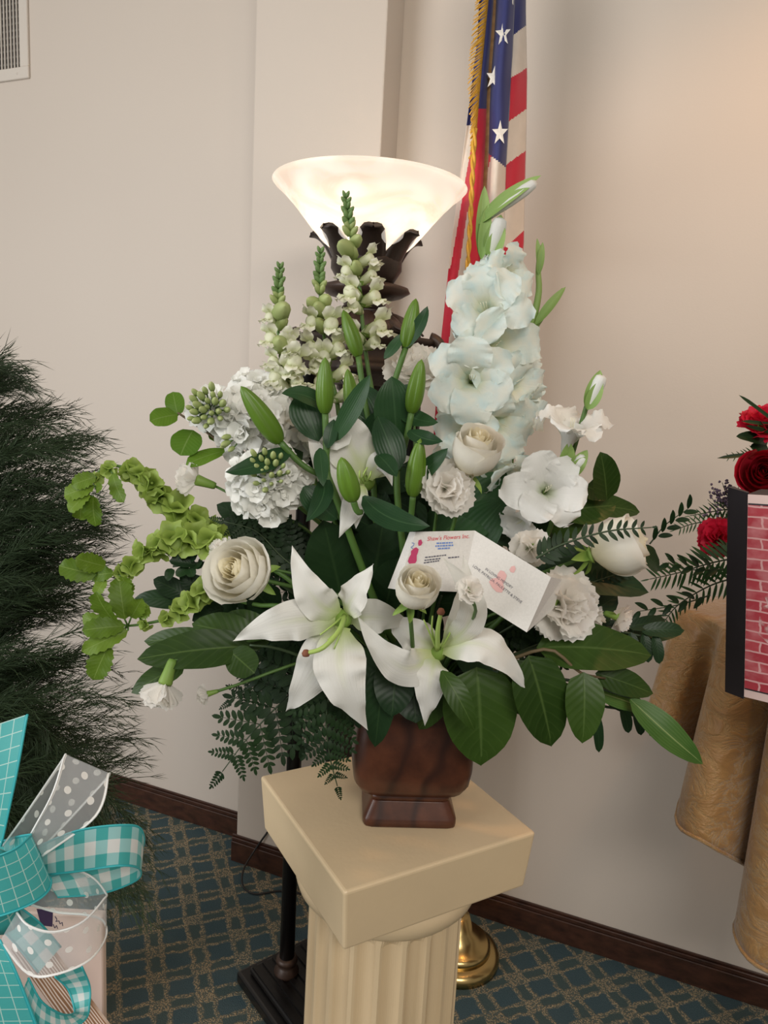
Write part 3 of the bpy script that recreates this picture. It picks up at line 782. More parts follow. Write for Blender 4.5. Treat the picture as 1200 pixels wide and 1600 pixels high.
for (x, y, Y, hang) in targets:
    tip = Q(x, y, Y); Ys_ = Y * .5 + 1.38 * .5
    if hang: st = Q(random.uniform(-120, 20), y - random.uniform(120, 240), Ys_); md = Q(x * .6 - 10, y - random.uniform(80, 150), Y)
    else: st = Q(random.uniform(-190, -60), y + random.uniform(30, 190), Ys_); md = Q(x - 110 + random.uniform(-30, 30), y + random.uniform(-25, 45), Y)
    sp = bez([st, md, tip.lerp(md, .3) + V3((0, 0, .012)), tip], 20)
    for j in range(0, 20, 2): needle(sp[j], sp[j + 2], .0010, sp[j + 1])
    b0 = V3((pbz.x + random.uniform(-.08, .08), pbz.y + random.uniform(-.08, .08), .25)); needle(b0, st, .0016, b0.lerp(st, .5) + V3((-.03, 0, .03)))
    for j in range(2, 21):
        t = (sp[min(j, 19) + 1] - sp[min(j, 19)]).normalized()
        for s in range(5 if j < 12 else (3 if j < 16 else 1)):
            sd = V3((random.gauss(0, 1), random.gauss(0, 1), random.gauss(0, 1))); sd = (sd - t * sd.dot(t)).normalized()
            dr = (t + sd * random.uniform(.25, .6)).normalized()
            a = sp[j].lerp(sp[max(j - 1, 0)], random.random()); ln = random.uniform(.03, .075) * (1 if j < 15 else .75)
            b_ = a + dr * ln; needle(a, b_, .0007, a.lerp(b_, .5) + sd * ln * .06)
            for q in range(2):
                sd2 = V3((random.gauss(0, 1), random.gauss(0, 1), random.gauss(0, 1))).normalized()
                a2 = a.lerp(b_, random.uniform(.25, .8)); needle(a2, a2 + (dr + sd2 * .4).normalized() * ln * random.uniform(.35, .65), .0006)
gv_l = [v - pbz for v in gv]
fo = part('needle_foliage', mk((gv_l, gf, None), M_FERN, False), plant, T(pbz)); fo['kind'] = 'stuff'

# ------------------------------------------------------------------ turquoise ribbon bow on a wooden sign
def ribbonmat(name, kind):
    m, nt, b = newmat(name); tc = N(nt, 'TexCoord'); sp = N(nt, 'SeparateXYZ'); nt.links.new(tc.outputs['UV'], sp.inputs[0])
    u, v = sp.outputs[0], sp.outputs[1]                    # v runs in units of the ribbon's width
    edge = math_(nt, 'GREATER_THAN', math_(nt, 'ABSOLUTE', math_(nt, 'SUBTRACT', u, .5)), .462)
    b.inputs['Roughness'].default_value = .5
    def fr(x, k): return math_(nt, 'FRACT', math_(nt, 'MULTIPLY', x, k))
    if kind == 'grid':
        g = math_(nt, 'MAXIMUM', math_(nt, 'LESS_THAN', fr(u, 5), .07), math_(nt, 'LESS_THAN', fr(v, 5), .07))
        c = mixc(nt, math_(nt, 'MULTIPLY', g, .75), (.075, .46, .45), (.62, .82, .75)); c = mixc(nt, edge, c, (.03, .40, .43)); tr = .25
    elif kind == 'gingham':
        a, d = math_(nt, 'LESS_THAN', fr(u, 1.5), .5), math_(nt, 'LESS_THAN', fr(v, 1.5), .5)
        f = math_(nt, 'MULTIPLY', math_(nt, 'ADD', a, d), .5)
        c = ramp(nt, f, [(0, (.82, .82, .80)), (.5, (.36, .66, .66)), (1, (.07, .45, .44))]); c = mixc(nt, edge, c, (.05, .42, .46)); tr = .25
    else:
        fu, fv = math_(nt, 'SUBTRACT', fr(u, 2.0), .5), None
        row = math_(nt, 'FLOOR', math_(nt, 'MULTIPLY', v, 2.6))
        sh = math_(nt, 'MULTIPLY', math_(nt, 'MODULO', row, 2.), .5)
        fu = math_(nt, 'SUBTRACT', math_(nt, 'FRACT', math_(nt, 'ADD', math_(nt, 'MULTIPLY', u, 2.), sh)), .5)
        fv = math_(nt, 'SUBTRACT', fr(v, 2.6), .5)
        r2 = math_(nt, 'ADD', math_(nt, 'POWER', math_(nt, 'MULTIPLY', fu, 1.3), 2.), math_(nt, 'POWER', fv, 2.))
        dot = math_(nt, 'LESS_THAN', r2, .036)
        op = math_(nt, 'MAXIMUM', dot, edge)
        c = mixc(nt, op, (.80, .80, .82), (.88, .86, .82))
        nt.links.new(c, b.inputs['Base Color'])
        tr_ = N(nt, 'BsdfTransparent'); mx = N(nt, 'MixShader')
        nt.links.new(math_(nt, 'MULTIPLY_ADD', op, .62, .33), mx.inputs[0]); nt.links.new(tr_.outputs[0], mx.inputs[1]); nt.links.new(b.outputs[0], mx.inputs[2])
        nt.links.new(mx.outputs[0], nt.nodes['Material Output'].inputs[0]); b.inputs['Roughness'].default_value = .3
        return m
    nt.links.new(c, b.inputs['Base Color']); bump(nt, b, noise_(nt, 900, 1, tc.outputs['Object']), .1, .001)
    thin(m, nt, b, c, tr)
    return m
R_GRID, R_GING, R_SHEER = ribbonmat('ribbon_windowpane', 'grid'), ribbonmat('ribbon_gingham', 'gingham'), ribbonmat('ribbon_sheer_dots', 'dots')
M_WIREW, M_WIRET = plain('ribbon_wire_white', (.85, .85, .84), .4), plain('ribbon_wire_teal', (.04, .42, .45), .5)
def ribbon(name, A, B, mat, wire, parent, n=40, nu=6):
    """ribbon between two edge curves given as lists of (x, y, Y) pixels with distance"""
    a = cat([Q(*p) for p in A], n); b_ = cat([Q(*p) for p in B], n)
    wd = sum((a[i] - b_[i]).length for i in range(n + 1)) / (n + 1)
    V, Fc, UV = [], [], []; d = 0
    for j in range(n + 1):
        if j: d += ((a[j] + b_[j]) / 2 - (a[j - 1] + b_[j - 1]) / 2).length
        for i in range(nu + 1):
            V.append(a[j].lerp(b_[j], i / nu)); UV.append((i / nu, d / wd))
    for j in range(n):
        for i in range(nu): Fc.append((j * (nu + 1) + i, j * (nu + 1) + i + 1, (j + 1) * (nu + 1) + i + 1, (j + 1) * (nu + 1) + i))
    o = wpart(name, (V, Fc, UV), mat, parent)
    wpart('wired_edge', tube(a, .0011, None, 1, 5, smooth=False), wire, o); wpart('wired_edge', tube(b_, .0011, None, 1, 5, smooth=False), wire, o)
    return o
BY = .72
bow = thing('ribbon_bow', 'large turquoise and sheer dotted ribbon bow in the lower left corner', 'bow', Q(10, 1345, BY))
# standing windowpane tail, its notched end at the top
ribbon('windowpane_tail', [(-60, 1150, .74), (-55, 1230, .74), (-45, 1300, .73)], [(43, 1116, .72), (26, 1210, .71), (2, 1322, .715)], R_GRID, M_WIRET, bow, 16)
# sheer dotted loop standing up to the right
ribbon('sheer_loop', [(4, 1322, .72), (40, 1272, .72), (97, 1188, .73), (99, 1186, .725), (82, 1240, .705), (48, 1304, .70)], [(20, 1345, .74), (60, 1330, .745), (160, 1225, .755), (169, 1213, .745), (150, 1275, .72), (66, 1338, .70)], R_SHEER, M_WIREW, bow)
# gingham loop pointing right
ribbon('gingham_loop', [(60, 1322, .72), (120, 1298, .71), (190, 1289, .715), (221, 1296, .735), (218, 1330, .755), (150, 1350, .755), (70, 1372, .73)],
       [(62, 1368, .72), (120, 1362, .705), (185, 1353, .705), (217, 1357, .725), (214, 1375, .745), (160, 1396, .75), (90, 1402, .73)], R_GING, M_WIRET, bow)
# windowpane loop at the knot
ribbon('windowpane_loop', [(-40, 1335, .75), (10, 1312, .735), (46, 1304, .70), (44, 1309, .68), (20, 1328, .66), (-30, 1345, .65), (-80, 1350, .66)], [(-40, 1430, .75), (10, 1412, .735), (70, 1370, .70), (78, 1388, .68), (50, 1412, .66), (-10, 1434, .65), (-80, 1444, .66)], R_GRID, M_WIRET, bow)
# big sheer loop in front
ribbon('sheer_loop', [(40, 1352, .73), (90, 1352, .74), (140, 1368, .74), (165, 1395, .715), (162, 1405, .70), (130, 1440, .665), (85, 1456, .65), (45, 1446, .65), (26, 1426, .66)],
       [(42, 1412, .735), (90, 1426, .745), (135, 1430, .745), (162, 1440, .72), (165, 1465, .70), (140, 1500, .665), (90, 1522, .65), (45, 1522, .65), (0, 1470, .66)], R_SHEER, M_WIREW, bow)
# small gingham loop below
ribbon('gingham_loop', [(86, 1526, .72), (106, 1545, .73), (116, 1575, .72), (114, 1584, .70), (95, 1584, .675), (65, 1565, .66), (44, 1528, .66)],
       [(128, 1510, .72), (140, 1540, .73), (140, 1568, .72), (134, 1592, .70), (100, 1612, .675), (60, 1600, .66), (30, 1560, .66)], R_GING, M_WIRET, bow)
# broad windowpane tail hanging down
ribbon('windowpane_tail', [(-70, 1440, .66), (-75, 1530, .65), (-70, 1640, .65)], [(0, 1468, .66), (30, 1530, .65), (72, 1640, .65)], R_GRID, M_WIRET, bow, 16)
ribbon('gingham_tail', [(-30, 1420, .71), (20, 1470, .715), (60, 1520, .72)], [(20, 1410, .70), (60, 1440, .705), (95, 1480, .72)], R_GING, M_WIRET, bow, 14)
wpart('knot', tube([Q(-20, 1345, .71), Q(-10, 1390, .69), Q(10, 1440, .70)], .02, .016, 8, 10), R_GRID, bow)

M_CARD = plain('pale_pink_card', (.74, .58, .50), .5, vary=.04)
sg = Q(158, 1500, .80)
sgn = thing('sign_board', 'pale pink board with wood-grain band behind the ribbon bow', 'sign', (sg.x - .12, sg.y, 0))
bev(part('pink_board', mk(box((-.01, .012, (sg.z + .055) / 2), (.26, .012, sg.z + .055)), M_CARD, False), sgn, T((sg.x - .12, sg.y, 0))), .002)
def plankmat():
    m, nt, b = newmat('wood_grain_print'); tc = N(nt, 'TexCoord'); mp = N(nt, 'Mapping'); mp.inputs['Scale'].default_value = (2.2, .35, 1); nt.links.new(tc.outputs['UV'], mp.inputs[0])
    wv = N(nt, 'TexWave'); wv.inputs['Scale'].default_value = 1.6; wv.inputs['Distortion'].default_value = 5; wv.inputs['Detail'].default_value = 2; nt.links.new(mp.outputs[0], wv.inputs[0])
    nt.links.new(ramp(nt, wv.outputs['Fac'], [(.25, (.30, .15, .08)), (.6, (.50, .30, .20)), (.85, (.80, .64, .55))]), b.inputs['Base Color']); b.inputs['Roughness'].default_value = .25
    return m
pk = [Q(20, 1480, .755), Q(75, 1470, .755), Q(240, 1690, .755), Q(170, 1690, .755)]
o = wpart('wood_grain_band', (pk, [(0, 3, 2, 1)], [(0, 0), (1, 0), (1, 4), (0, 4)]), plankmat(), sgn, False); m_ = o.modifiers.new('s', 'SOLIDIFY'); m_.thickness = .004; m_.offset = 1
wpart('purple_patch', ([Q(57, 1420, .788), Q(83, 1422, .788), Q(82, 1448, .788), Q(64, 1446, .788)], [(3, 2, 1, 0)], None), plain('purple_print', (.05, .028, .075), .5), sgn, False)
for pts in ([(86, 1432), (89, 1437), (87, 1440), (92, 1439), (94, 1444), (97, 1441), (98, 1447)], [(83, 1444), (86, 1450), (88, 1446), (90, 1451)]):
    wpart('pen_scribble', tube([Q(x, y, .7865) for x, y in pts], .0005, None, 14, 4), plain('ink', (.06, .05, .10), .5) if 'ink' not in MATS else MATS['ink'], sgn)
# ------------------------------------------------------------------ flower materials
random.seed(21)
PW = petalmat('lily_petal', (.58, .70, .26), (.90, .885, .83), .34, tr=.28, rib=(.70, .77, .42))
PROSE = petalmat('rose_petal', (.84, .76, .50), (.90, .87, .78), .65, tr=.36, vein=.4)
PROSE_IN = petalmat('rose_petal_heart', (.86, .72, .40), (.91, .85, .66), .7, tr=.38, vein=.4)
PCARN = petalmat('carnation_petal', (.80, .83, .66), (.95, .92, .87), .4, tr=.46, vein=.4)
PGLAD = petalmat('gladiolus_petal_aqua_light', (.78, .80, .48), (.89, .91, .83), .40, tr=.36, tint=(.66, .86, .90))  # aqua tint puts cool window light into the petal colour
PGLADW = petalmat('gladiolus_petal_white', (.74, .82, .58), (.90, .90, .87), .32, tr=.28)
PSNAP = petalmat('snapdragon_petal', (.60, .70, .25), (.87, .86, .72), .7, tr=.25, vein=.4)
PSTOCK = petalmat('stock_petal', (.78, .82, .60), (.89, .89, .84), .35, tr=.25, vein=.5)
PREDR = petalmat('red_rose_petal', (.30, .004, .014), (.50, .008, .03), .5, tr=.15, vein=.4, rough=.5)
PREDC = petalmat('red_carnation_petal', (.45, .008, .02), (.72, .018, .06), .5, tr=.18, vein=.6, rough=.5)
L_LEMON = leafmat('lemon_leaf', (.013, .034, .005), (.042, .085, .012), (.085, .14, .035), .38, .12)
L_DARK = leafmat('dark_leaf', (.007, .022, .008), (.020, .052, .016), (.03, .065, .022), .40, .08)
L_LILY = leafmat('lily_leaf', (.010, .036, .014), (.034, .088, .030), (.05, .11, .045), .35, .10, parallel=True)
L_LIGHT = leafmat('young_leaf', (.075, .15, .010), (.17, .27, .028), (.24, .34, .08), .45, .25)
L_EUC = leafmat('round_leaf', (.06, .15, .010), (.15, .27, .025), (.20, .30, .08), .40, .22)
L_FERN = leafmat('fern_leaf', (.005, .016, .005), (.016, .042, .010), (.02, .05, .015), .48, .10)
L_STRIPE = leafmat('striped_leaf', (.03, .09, .012), (.10, .19, .04), (.30, .38, .15), .4, .15, parallel=True)
L_BUD = petalmat('lily_bud_skin', (.085, .17, .012), (.115, .225, .018), .5, tr=.08, vein=1.2, rough=.4)
L_CAL = petalmat('calyx_green', (.12, .24, .04), (.24, .38, .07), .6, tr=.12, vein=.3)
L_SPATHE = petalmat('gladiolus_spathe', (.20, .34, .08), (.30, .44, .13), .7, tr=.18, vein=1.2)
L_BELL = petalmat('bell_of_ireland', (.12, .22, .02), (.33, .45, .085), .85, tr=.26, vein=.7)
L_GBUD = petalmat('pale_green_bud', (.22, .33, .07), (.46, .53, .22), .8, tr=.15, vein=.3)
M_STEM = plain('stem_green', (.075, .16, .03), .5, vary=.3)
M_STEMD = plain('stem_dark', (.03, .055, .02), .55, vary=.3)
M_TWIG = plain('twig_brown', (.12, .085, .04), .6, vary=.3)
M_PIST = plain('pistil_green', (.36, .50, .12), .4); M_ANTH = plain('anther_brown', (.20, .07, .035), .8)

AY = VB.y                                              # the arrangement's own vertical plane
def D(x, y, z=0.0): return V3((x, -z, y)).normalized()  # direction: x right, y up, z towards the viewer
def stem_from(tip, bend=.0):
    b = V3((VM_.x + (tip.x - VM_.x) * .10, VM_.y + (tip.y - VM_.y) * .1, VM_.z - .02))
    m = b.lerp(tip, .5); m.z += .25 * abs(tip.x - b.x) + bend
    m.x = b.x + (tip.x - b.x) * .38
    return b, m
def stem(parent, tip, r=.003, mat=None, bend=0., via=None):
    b, m = stem_from(tip, bend)
    pts = [b] + (via if via else [m]) + [tip]
    return wpart('stem', tube(pts, r, r * .8, 14, 6), mat or M_STEM, parent)
def leaf(parent, a, b, wpx, mat=None, prof='ovate', bend=.10, nrm=None, fold=.18, ruf=.02, name='leaf', side=0.0, nv=10, serr=0., twist=0.):
    A, B = Q(*a), Q(*b); n = V3(nrm).normalized() if nrm else (TOCAM + V3((0, 0, .5))).normalized()
    ln = (B - A).length; wd = PXM(wpx, (a[2] + b[2]) / 2)
    sd = (B - A).normalized().cross(n)
    m1 = A.lerp(B, .35) + n * ln * bend + sd * (side * ln); m2 = A.lerp(B, .7) + n * ln * bend * .8 + sd * (side * ln * .8)
    return wpart(name, blade([A, m1, m2, B], wd, n, prof, fold=fold, ruf=ruf, nu=4, nv=nv, seed=random.random() * 6, serr=serr, twist=twist), mat or L_LEMON, parent)

# ------------------------------------------------------------------ roses
def cuppetal(th0, span, rm, h, close=0., flare=0., z0=-.75, curl=.0, seed=0., nu=8, nv=8):
    V, Fc, UV = [], [], []
    rs = random.Random(seed)
    wob = rs.uniform(-.07, .07); tw = rs.uniform(-.16, .16); rm *= rs.uniform(.93, 1.06); h *= rs.uniform(.95, 1.03); th0 += rs.uniform(-.2, .2); pk = rs.uniform(.0, .07)
    for j in range(nv + 1):
        v = j / nv
        for i in range(nu + 1):
            u = -1 + 2 * i / nu
            t = v * (1 - .22 * abs(u) ** 3 + wob * u)
            th = th0 + u * span * (.45 + .55 * min(1, v * 1.6) ** .7) + tw * t
            r = rm * sin(min(1, t * 1.25 + .06) * PI / 2) ** .75 - close * rm * t ** 2.2 + flare * t ** 3
            z_ = z0 + h * t + pk * max(0, 1 - 2.2 * abs(u)) * t ** 4
            if t > .78: k = (t - .78) / .22; r += curl * k * k; z_ -= curl * .55 * k * k
            r += .018 * sin(5 * u + seed * 7) * t
            V.append(V3((r * cos(th), r * sin(th), z_))); UV.append((i / nu, v))
    m = nu + 1
    for j in range(nv):
        for i in range(nu): Fc.append((j * m + i, j * m + i + 1, (j + 1) * m + i + 1, (j + 1) * m + i))
    return V, Fc, UV
def rose_set(kind, mat, mat_in):
    lay = {'open': [(2, .10, 1.30, .3, 0, 1.9, .0), (3, .18, 1.34, .25, 0, 1.35, .01), (3, .27, 1.37, .22, 0, 1.3, .02), (3, .38, 1.40, .2, .0, 1.3, .03), (3, .53, 1.42, .2, .0, 1.3, .05), (3, .72, 1.38, .2, .0, 1.3, .07), (3, .92, 1.30, .18, .03, 1.3, .10), (2, 1.0, 1.12, .10, .05, 1.4, .16)],
           'bud': [(2, .12, 1.75, .4, 0, 1.9, .0), (3, .22, 1.76, .32, 0, 1.4, .01), (3, .34, 1.72, .26, 0, 1.3, .03), (3, .48, 1.70, .26, .0, 1.3, .04), (3, .64, 1.69, .27, .0, 1.3, .05), (3, .82, 1.66, .28, .02, 1.3, .07), (3, .95, 1.58, .28, .05, 1.3, .13)]}[kind]
    out = []
    for li, (n, rm, h, cl, fl_, sp, cu) in enumerate(lay):
        for k in range(n):
            sd = li * 13 + k * 5 + (0 if kind == 'open' else 100)
            out.append(mk(cuppetal(2 * PI * k / n + li * .9, sp, rm, h, cl, fl_, curl=cu, seed=sd), mat_in if li < 4 else mat, True, 'rose_petal'))
    return out
ROSE = {('open', 0): rose_set('open', PROSE, PROSE_IN), ('bud', 0): rose_set('bud', PROSE, PROSE_IN), ('open', 1): rose_set('open', PREDR, PREDR)}
SEPAL = mk(blade([(0, 0, 0), (.25, 0, -.12), (.7, 0, -.05), (1, 0, -.3)], .34, (0, 0, 1), 'lance', cup=.2, nu=4, nv=8), L_CAL)
HIP = mk(lathe([(0, -1.08), (.09, -1.06), (.14, -.95), (.2, -.84), (.26, -.76), (0, -.7)], 14), L_CAL)
def rose(label, p, axis, rpx, kind='open', red=0, group='white roses in the arrangement', st=True, name='rose', roll=0., stretch=1.0):
    c = Q(*p); R = PXM(rpx, p[2])
    M = frame(c, axis, roll, (R, R, R * stretch))
    t = thing(name, label, 'rose', M @ V3((0, 0, -1.05)), group)
    for me in ROSE[(kind, red)]: part('petal', me, t, M)
    part('rose_hip', HIP, t, M)
    for k in range(5): part('sepal', SEPAL, t, M @ T((0, 0, -.78)) @ Matrix.Rotation(2 * PI * k / 5 + .3, 4, 'Z') @ Matrix.Rotation(.75 if k % 2 else .3, 4, 'Y') @ Matrix.Scale(.85, 4))
    if st: stem(t, M @ V3((0, 0, -1.06)), .0032)
    return t

# ------------------------------------------------------------------ carnations
def carn_petal(seed):
    rs = random.Random(seed); a, b_, c_ = rs.uniform(0, 6), rs.uniform(0, 6), rs.uniform(.8, 1.2)
    V, Fc, UV = [], [], []; nu, nv = 14, 7
    for j in range(nv + 1):
        v = j / nv
        for i in range(nu + 1):
            u = -1 + 2 * i / nu
            lim = 1 - .20 * u * u + (.030 * (1 if i % 2 else -1) if j == nv else 0)
            t = v * lim; an = u * .70
            r = t; x = r * sin(an) * (.62 + .62 * t); y = r * cos(an)
            z_ = .11 * t * t * c_ * sin(3.4 * u + a) + .035 * t ** 3 * sin(8 * u + b_) + .10 * t * t
            V.append(V3((x, y, z_))); UV.append((i / nu, v))
    m = nu + 1
    for j in range(nv):
        for i in range(nu): Fc.append((j * m + i, j * m + i + 1, (j + 1) * m + i + 1, (j + 1) * m + i))
    return V, Fc, UV
CARN = {0: [mk(carn_petal(s), PCARN, True, 'carnation_petal') for s in range(5)], 1: [mk(carn_petal(s + 9), PREDC, True, 'carnation_petal') for s in range(4)]}
CALYX = mk(lathe([(0, -1.15), (.16, -1.13), (.2, -1.0), (.24, -.6), (.3, -.15), (.26, -.05), (.22, -.12), (0, -.3)], 16), L_CAL)
def carnation(label, p, axis, rpx, rings=((4, 12, .72), (5, 32, .88), (7, 56, .97), (8, 80, 1.02)), red=0, group='white carnations in the arrangement', st=True, name='carnation', calyx=True, via=None):
    c = Q(*p); R = PXM(rpx, p[2]); M = frame(c, axis, 0, R)
    t = thing(name, label, 'carnation', M @ V3((0, 0, -1.0)), group)
    rs = random.Random(label)
    for n, el, ln in rings:
        ph = rs.uniform(0, 6)
        for k in range(n):
            e = math.radians(el + rs.uniform(-9, 9))
            A = Matrix.Rotation(2 * PI * k / n + ph + rs.uniform(-.2, .2), 4, 'Z') @ Matrix.Rotation(PI / 2 - e, 4, 'X') @ Matrix.Rotation(rs.uniform(-.5, .5), 4, 'Y')
            part('petal', CARN[red][rs.randrange(len(CARN[red]))], t, M @ T((0, 0, -.30)) @ A @ Matrix.Scale(ln * rs.uniform(.92, 1.06), 4))
    if calyx: part('calyx', CALYX, t, M @ T((0, 0, -.05)) @ Matrix.Scale(.9, 4))
    if st: stem(t, M @ V3((0, 0, -1.0)), .0024, via=via)
    return t
SMALL = ((3, 14, .85), (4, 42, 1.0), (6, 72, 1.05))
SHUT = ((3, 8, 1.05), (4, 24, 1.1), (6, 42, 1.1))

# ------------------------------------------------------------------ gladiolus
def glad_petal(seed, wide, reach, dip):
    return blade([(0, .04, 0), (0, .16, .55), (0, .42, 1.0), (0, .80, 1.02), (0, reach, dip)], wide, (0, -.75, .7), _pf(.95, .62, .2), cup=.07, ruf=.055, rf=3.1, nu=10, nv=26, seed=seed, frill=.045)
GP = {m_: [mk(glad_petal(s, w_, r_, d_), mt, True, 'gladiolus_petal') for s, (w_, r_, d_) in enumerate(((.98, 1.02, .86), (.90, 1.08, .74), (1.0, .98, .98), (.92, 1.10, .68)))] for m_, mt in ((0, PGLAD), (1, PGLADW))}
GT = {m_: mk(lathe([(.03, -.45), (.05, -.2), (.075, .05), (.10, .2)], 16), mt) for m_, mt in ((0, PGLAD), (1, PGLADW))}
SPAT = mk(blade([(0, 0, 0), (0, .06, .35), (0, .10, .8), (0, .04, 1.1)], .34, (0, -1, 0), 'lance', cup=.35, nu=4, nv=8), L_SPATHE)
STAM = [mk(tube([(.03 * k, 0, .2), (.05 * k, .02, .6), (.07 * k, .08, .9)], .014, .01, 5, 5), plain('stamen_cream', (.80, .78, .60), .5) if 'stamen_cream' not in MATS else MATS['stamen_cream']) for k in (-1, 0, 1)]
def floret(parent, p, axis, rpx, white=0, roll=0., zs=1.0, open_=1.0):
    c = Q(*p); R = PXM(rpx, p[2]); M = frame(c, axis, roll, (R * open_, R * open_, R * zs)) @ T((0, 0, -.75))
    f = part('floret', GT[white], parent, M)
    for k in range(6):
        q = Matrix.Rotation(k * PI / 3, 4, 'Z') @ T((0, 0, -.03 if k % 2 else 0))
        rg = random.Random(int(p[0] * 7 + p[1]) + k)
        part('petal', GP[white][(k * 7 + int(p[0])) % 4], f, M @ q @ Matrix.Rotation(rg.uniform(-.14, .10), 4, 'X') @ Matrix.Rotation(rg.uniform(-.12, .12), 4, 'Y') @ Matrix.Scale(rg.uniform(.92, 1.1), 4))
    for s in STAM: part('stamen', s, f, M)
    for k in (0, 1): part('spathe', SPAT, f, M @ T((0, 0, -.55)) @ Matrix.Rotation(k * PI + .6, 4, 'Z') @ Matrix.Scale(.8, 4))
    return f
def spathe_bud(parent, a, b, wpx, tip=None, mat=None, side=0., name='bud'):
    """closed green gladiolus bud: two clasping sheaths, the petal tip showing if tip is given"""
    o = leaf(parent, a, b, wpx, mat or L_SPATHE, 'lance', .02, fold=.45, ruf=0, name=name, side=side, nv=12)
    leaf(parent, (a[0], a[1], a[2] - .004), ((a[0] * .25 + b[0] * .75) + wpx * .30, a[1] * .25 + b[1] * .75, b[2] - .006), wpx * .85, L_SPATHE, 'lance', .03, fold=.5, ruf=0, name='sheath', side=side, nv=10)
    if tip:
        A = Q(*a); B = Q(*tip); M = frame(A, (B - A), 0, 1.0)
        L = (B - A).length; w_ = PXM(wpx, a[2]) * .42
        wpart('bud_petals', xf(lathe([(.0, 0), (w_ * .6, L * .2), (w_ * .9, L * .55), (w_ * .95, L * .8), (w_ * .75, L * .95), (w_ * .3, L), (0, L * .97)], 12), M), PGLADW, parent)
    return o
Yg = AY + .05
gl = thing('gladiolus', 'tall pale gladiolus spike with painted aqua light standing in front of the flag', 'gladiolus', Q(770, 900, Yg), 'gladiolus stems in the arrangement')
wpart('stem', tube([VM_, Q(755, 960, Yg - .02), Q(782, 800, Yg + .02), Q(776, 620, Yg + .03), Q(768, 460, Yg + .03), Q(757, 360, Yg + .03), Q(753, 330, Yg + .03)], .0048, .0035, 24, 8), M_STEM, gl)
for p, ax, r, ro in (((757, 480, Yg - .045), D(-.25, .2, 1), 60, .3), ((800, 433, Yg - .02), D(.75, .1, .8), 47, .1), ((778, 540, Yg - .04), D(.35, .0, 1), 62, .8), ((738, 592, Yg - .07), D(-.1, .05, 1), 66, .0),
                     ((808, 598, Yg - .02), D(.6, .05, .8), 50, .5), ((826, 640, Yg - .015), D(.9, -.2, .5), 44, .2), ((725, 672, Yg - .05), D(-.6, -.1, .8), 54, .6), ((785, 668, Yg - .05), D(.4, -.35, .9), 55, .3),
                     ((795, 750, Yg - .03), D(.5, -.6, .6), 52, .1), ((718, 722, Yg - .01), D(-.7, -.1, .7), 50, .9), ((752, 745, Yg - .01), D(-.1, -.3, .9), 52, .4), ((826, 548, Yg + .01), D(.6, .4, .5), 24, .2), ((762, 425, Yg - .01), D(-.3, .6, .6), 32, .0)):
    floret(gl, p, ax, r, 0, ro)
spathe_bud(gl, (752, 405, Yg), (757, 290, Yg), 22)
spathe_bud(gl, (765, 405, Yg), (783, 335, Yg - .01), 30, (783, 340, Yg - .012))
spathe_bud(gl, (748, 350, Yg), (846, 274, Yg - .02), 22, side=-.05, tip=(838, 284, Yg - .02))
g2 = thing('gladiolus', 'bare green gladiolus tip with two forked unopened buds right of the aqua-tinted spike', 'gladiolus', Q(815, 700, Yg), 'gladiolus stems in the arrangement')
wpart('stem', tube([VM_, Q(770, 900, Yg), Q(806, 640, Yg + .03), Q(816, 545, Yg + .02), Q(828, 505, Yg + .02)], .0042, .003, 18, 8), M_STEM, g2)
for pth, r0_, r1_ in (([(820, 530), (834, 495), (842, 455), (841, 420), (845, 384)], 6.5, 3.2), ([(818, 532), (838, 505), (858, 478), (880, 452)], 8, 3.0)):
    wpart('bud', tube([Q(x, y, Yg + .016) for x, y in pth], PXM(r0_, Yg), PXM(r1_, Yg), 14, 8), L_SPATHE, g2)
leaf(g2, (841, 430, Yg + .012), (848, 378, Yg + .012), 11, L_SPATHE, 'lance', .03, fold=.5, ruf=0, name='sheath'); leaf(g2, (843, 425, Yg + .012), (839, 372, Yg + .014), 9, L_SPATHE, 'lance', .03, fold=.5, ruf=0, name='sheath')
leaf(g2, (836, 508, Yg + .008), (884, 448, Yg + .006), 15, L_SPATHE, 'lance', .03, fold=.5, ruf=0, name='sheath')
spathe_bud(g2, (814, 535, Yg + .02), (816, 474, Yg + .01), 24, (815, 477, Yg + .008))
Yr = AY - .06
g3 = thing('gladiolus', 'white gladiolus stem leaning right below the tan wall', 'gladiolus', Q(850, 860, Yr), 'gladiolus stems in the arrangement')
wpart('stem', tube([VM_, Q(790, 960, Yr), Q(850, 850, Yr + .01), Q(888, 730, Yr + .01), Q(918, 630, Yr + .01), Q(926, 612, Yr)], .004, .003, 18, 8), M_STEM, g3)
floret(g3, (858, 765, Yr - .03), D(-.05, .25, 1), 62, 1, .5); floret(g3, (896, 662, Yr), D(.10, 1, .38), 56, 1, .2); floret(g3, (812, 818, Yr), D(-.6, -.5, .5), 34, 1, .3)
_a, _b = Q(879, 724, Yr + .004), Q(893, 664, Yr - .008); _l = (_b - _a).length
wpart('floret_tube', xf(lathe([(PXM(5, Yr), 0), (PXM(7, Yr), _l * .3), (PXM(11, Yr), _l * .65), (PXM(20, Yr), _l)], 18), frame(_a, _b - _a)), PGLADW, g3)
spathe_bud(g3, (918, 640, Yr), (938, 578, Yr - .01), 26, (941, 586, Yr - .012)); spathe_bud(g3, (890, 745, Yr - .01), (918, 703, Yr - .02), 24, (914, 712, Yr - .02)); spathe_bud(g3, (880, 745, Yr), (890, 690, Yr - .01), 26)

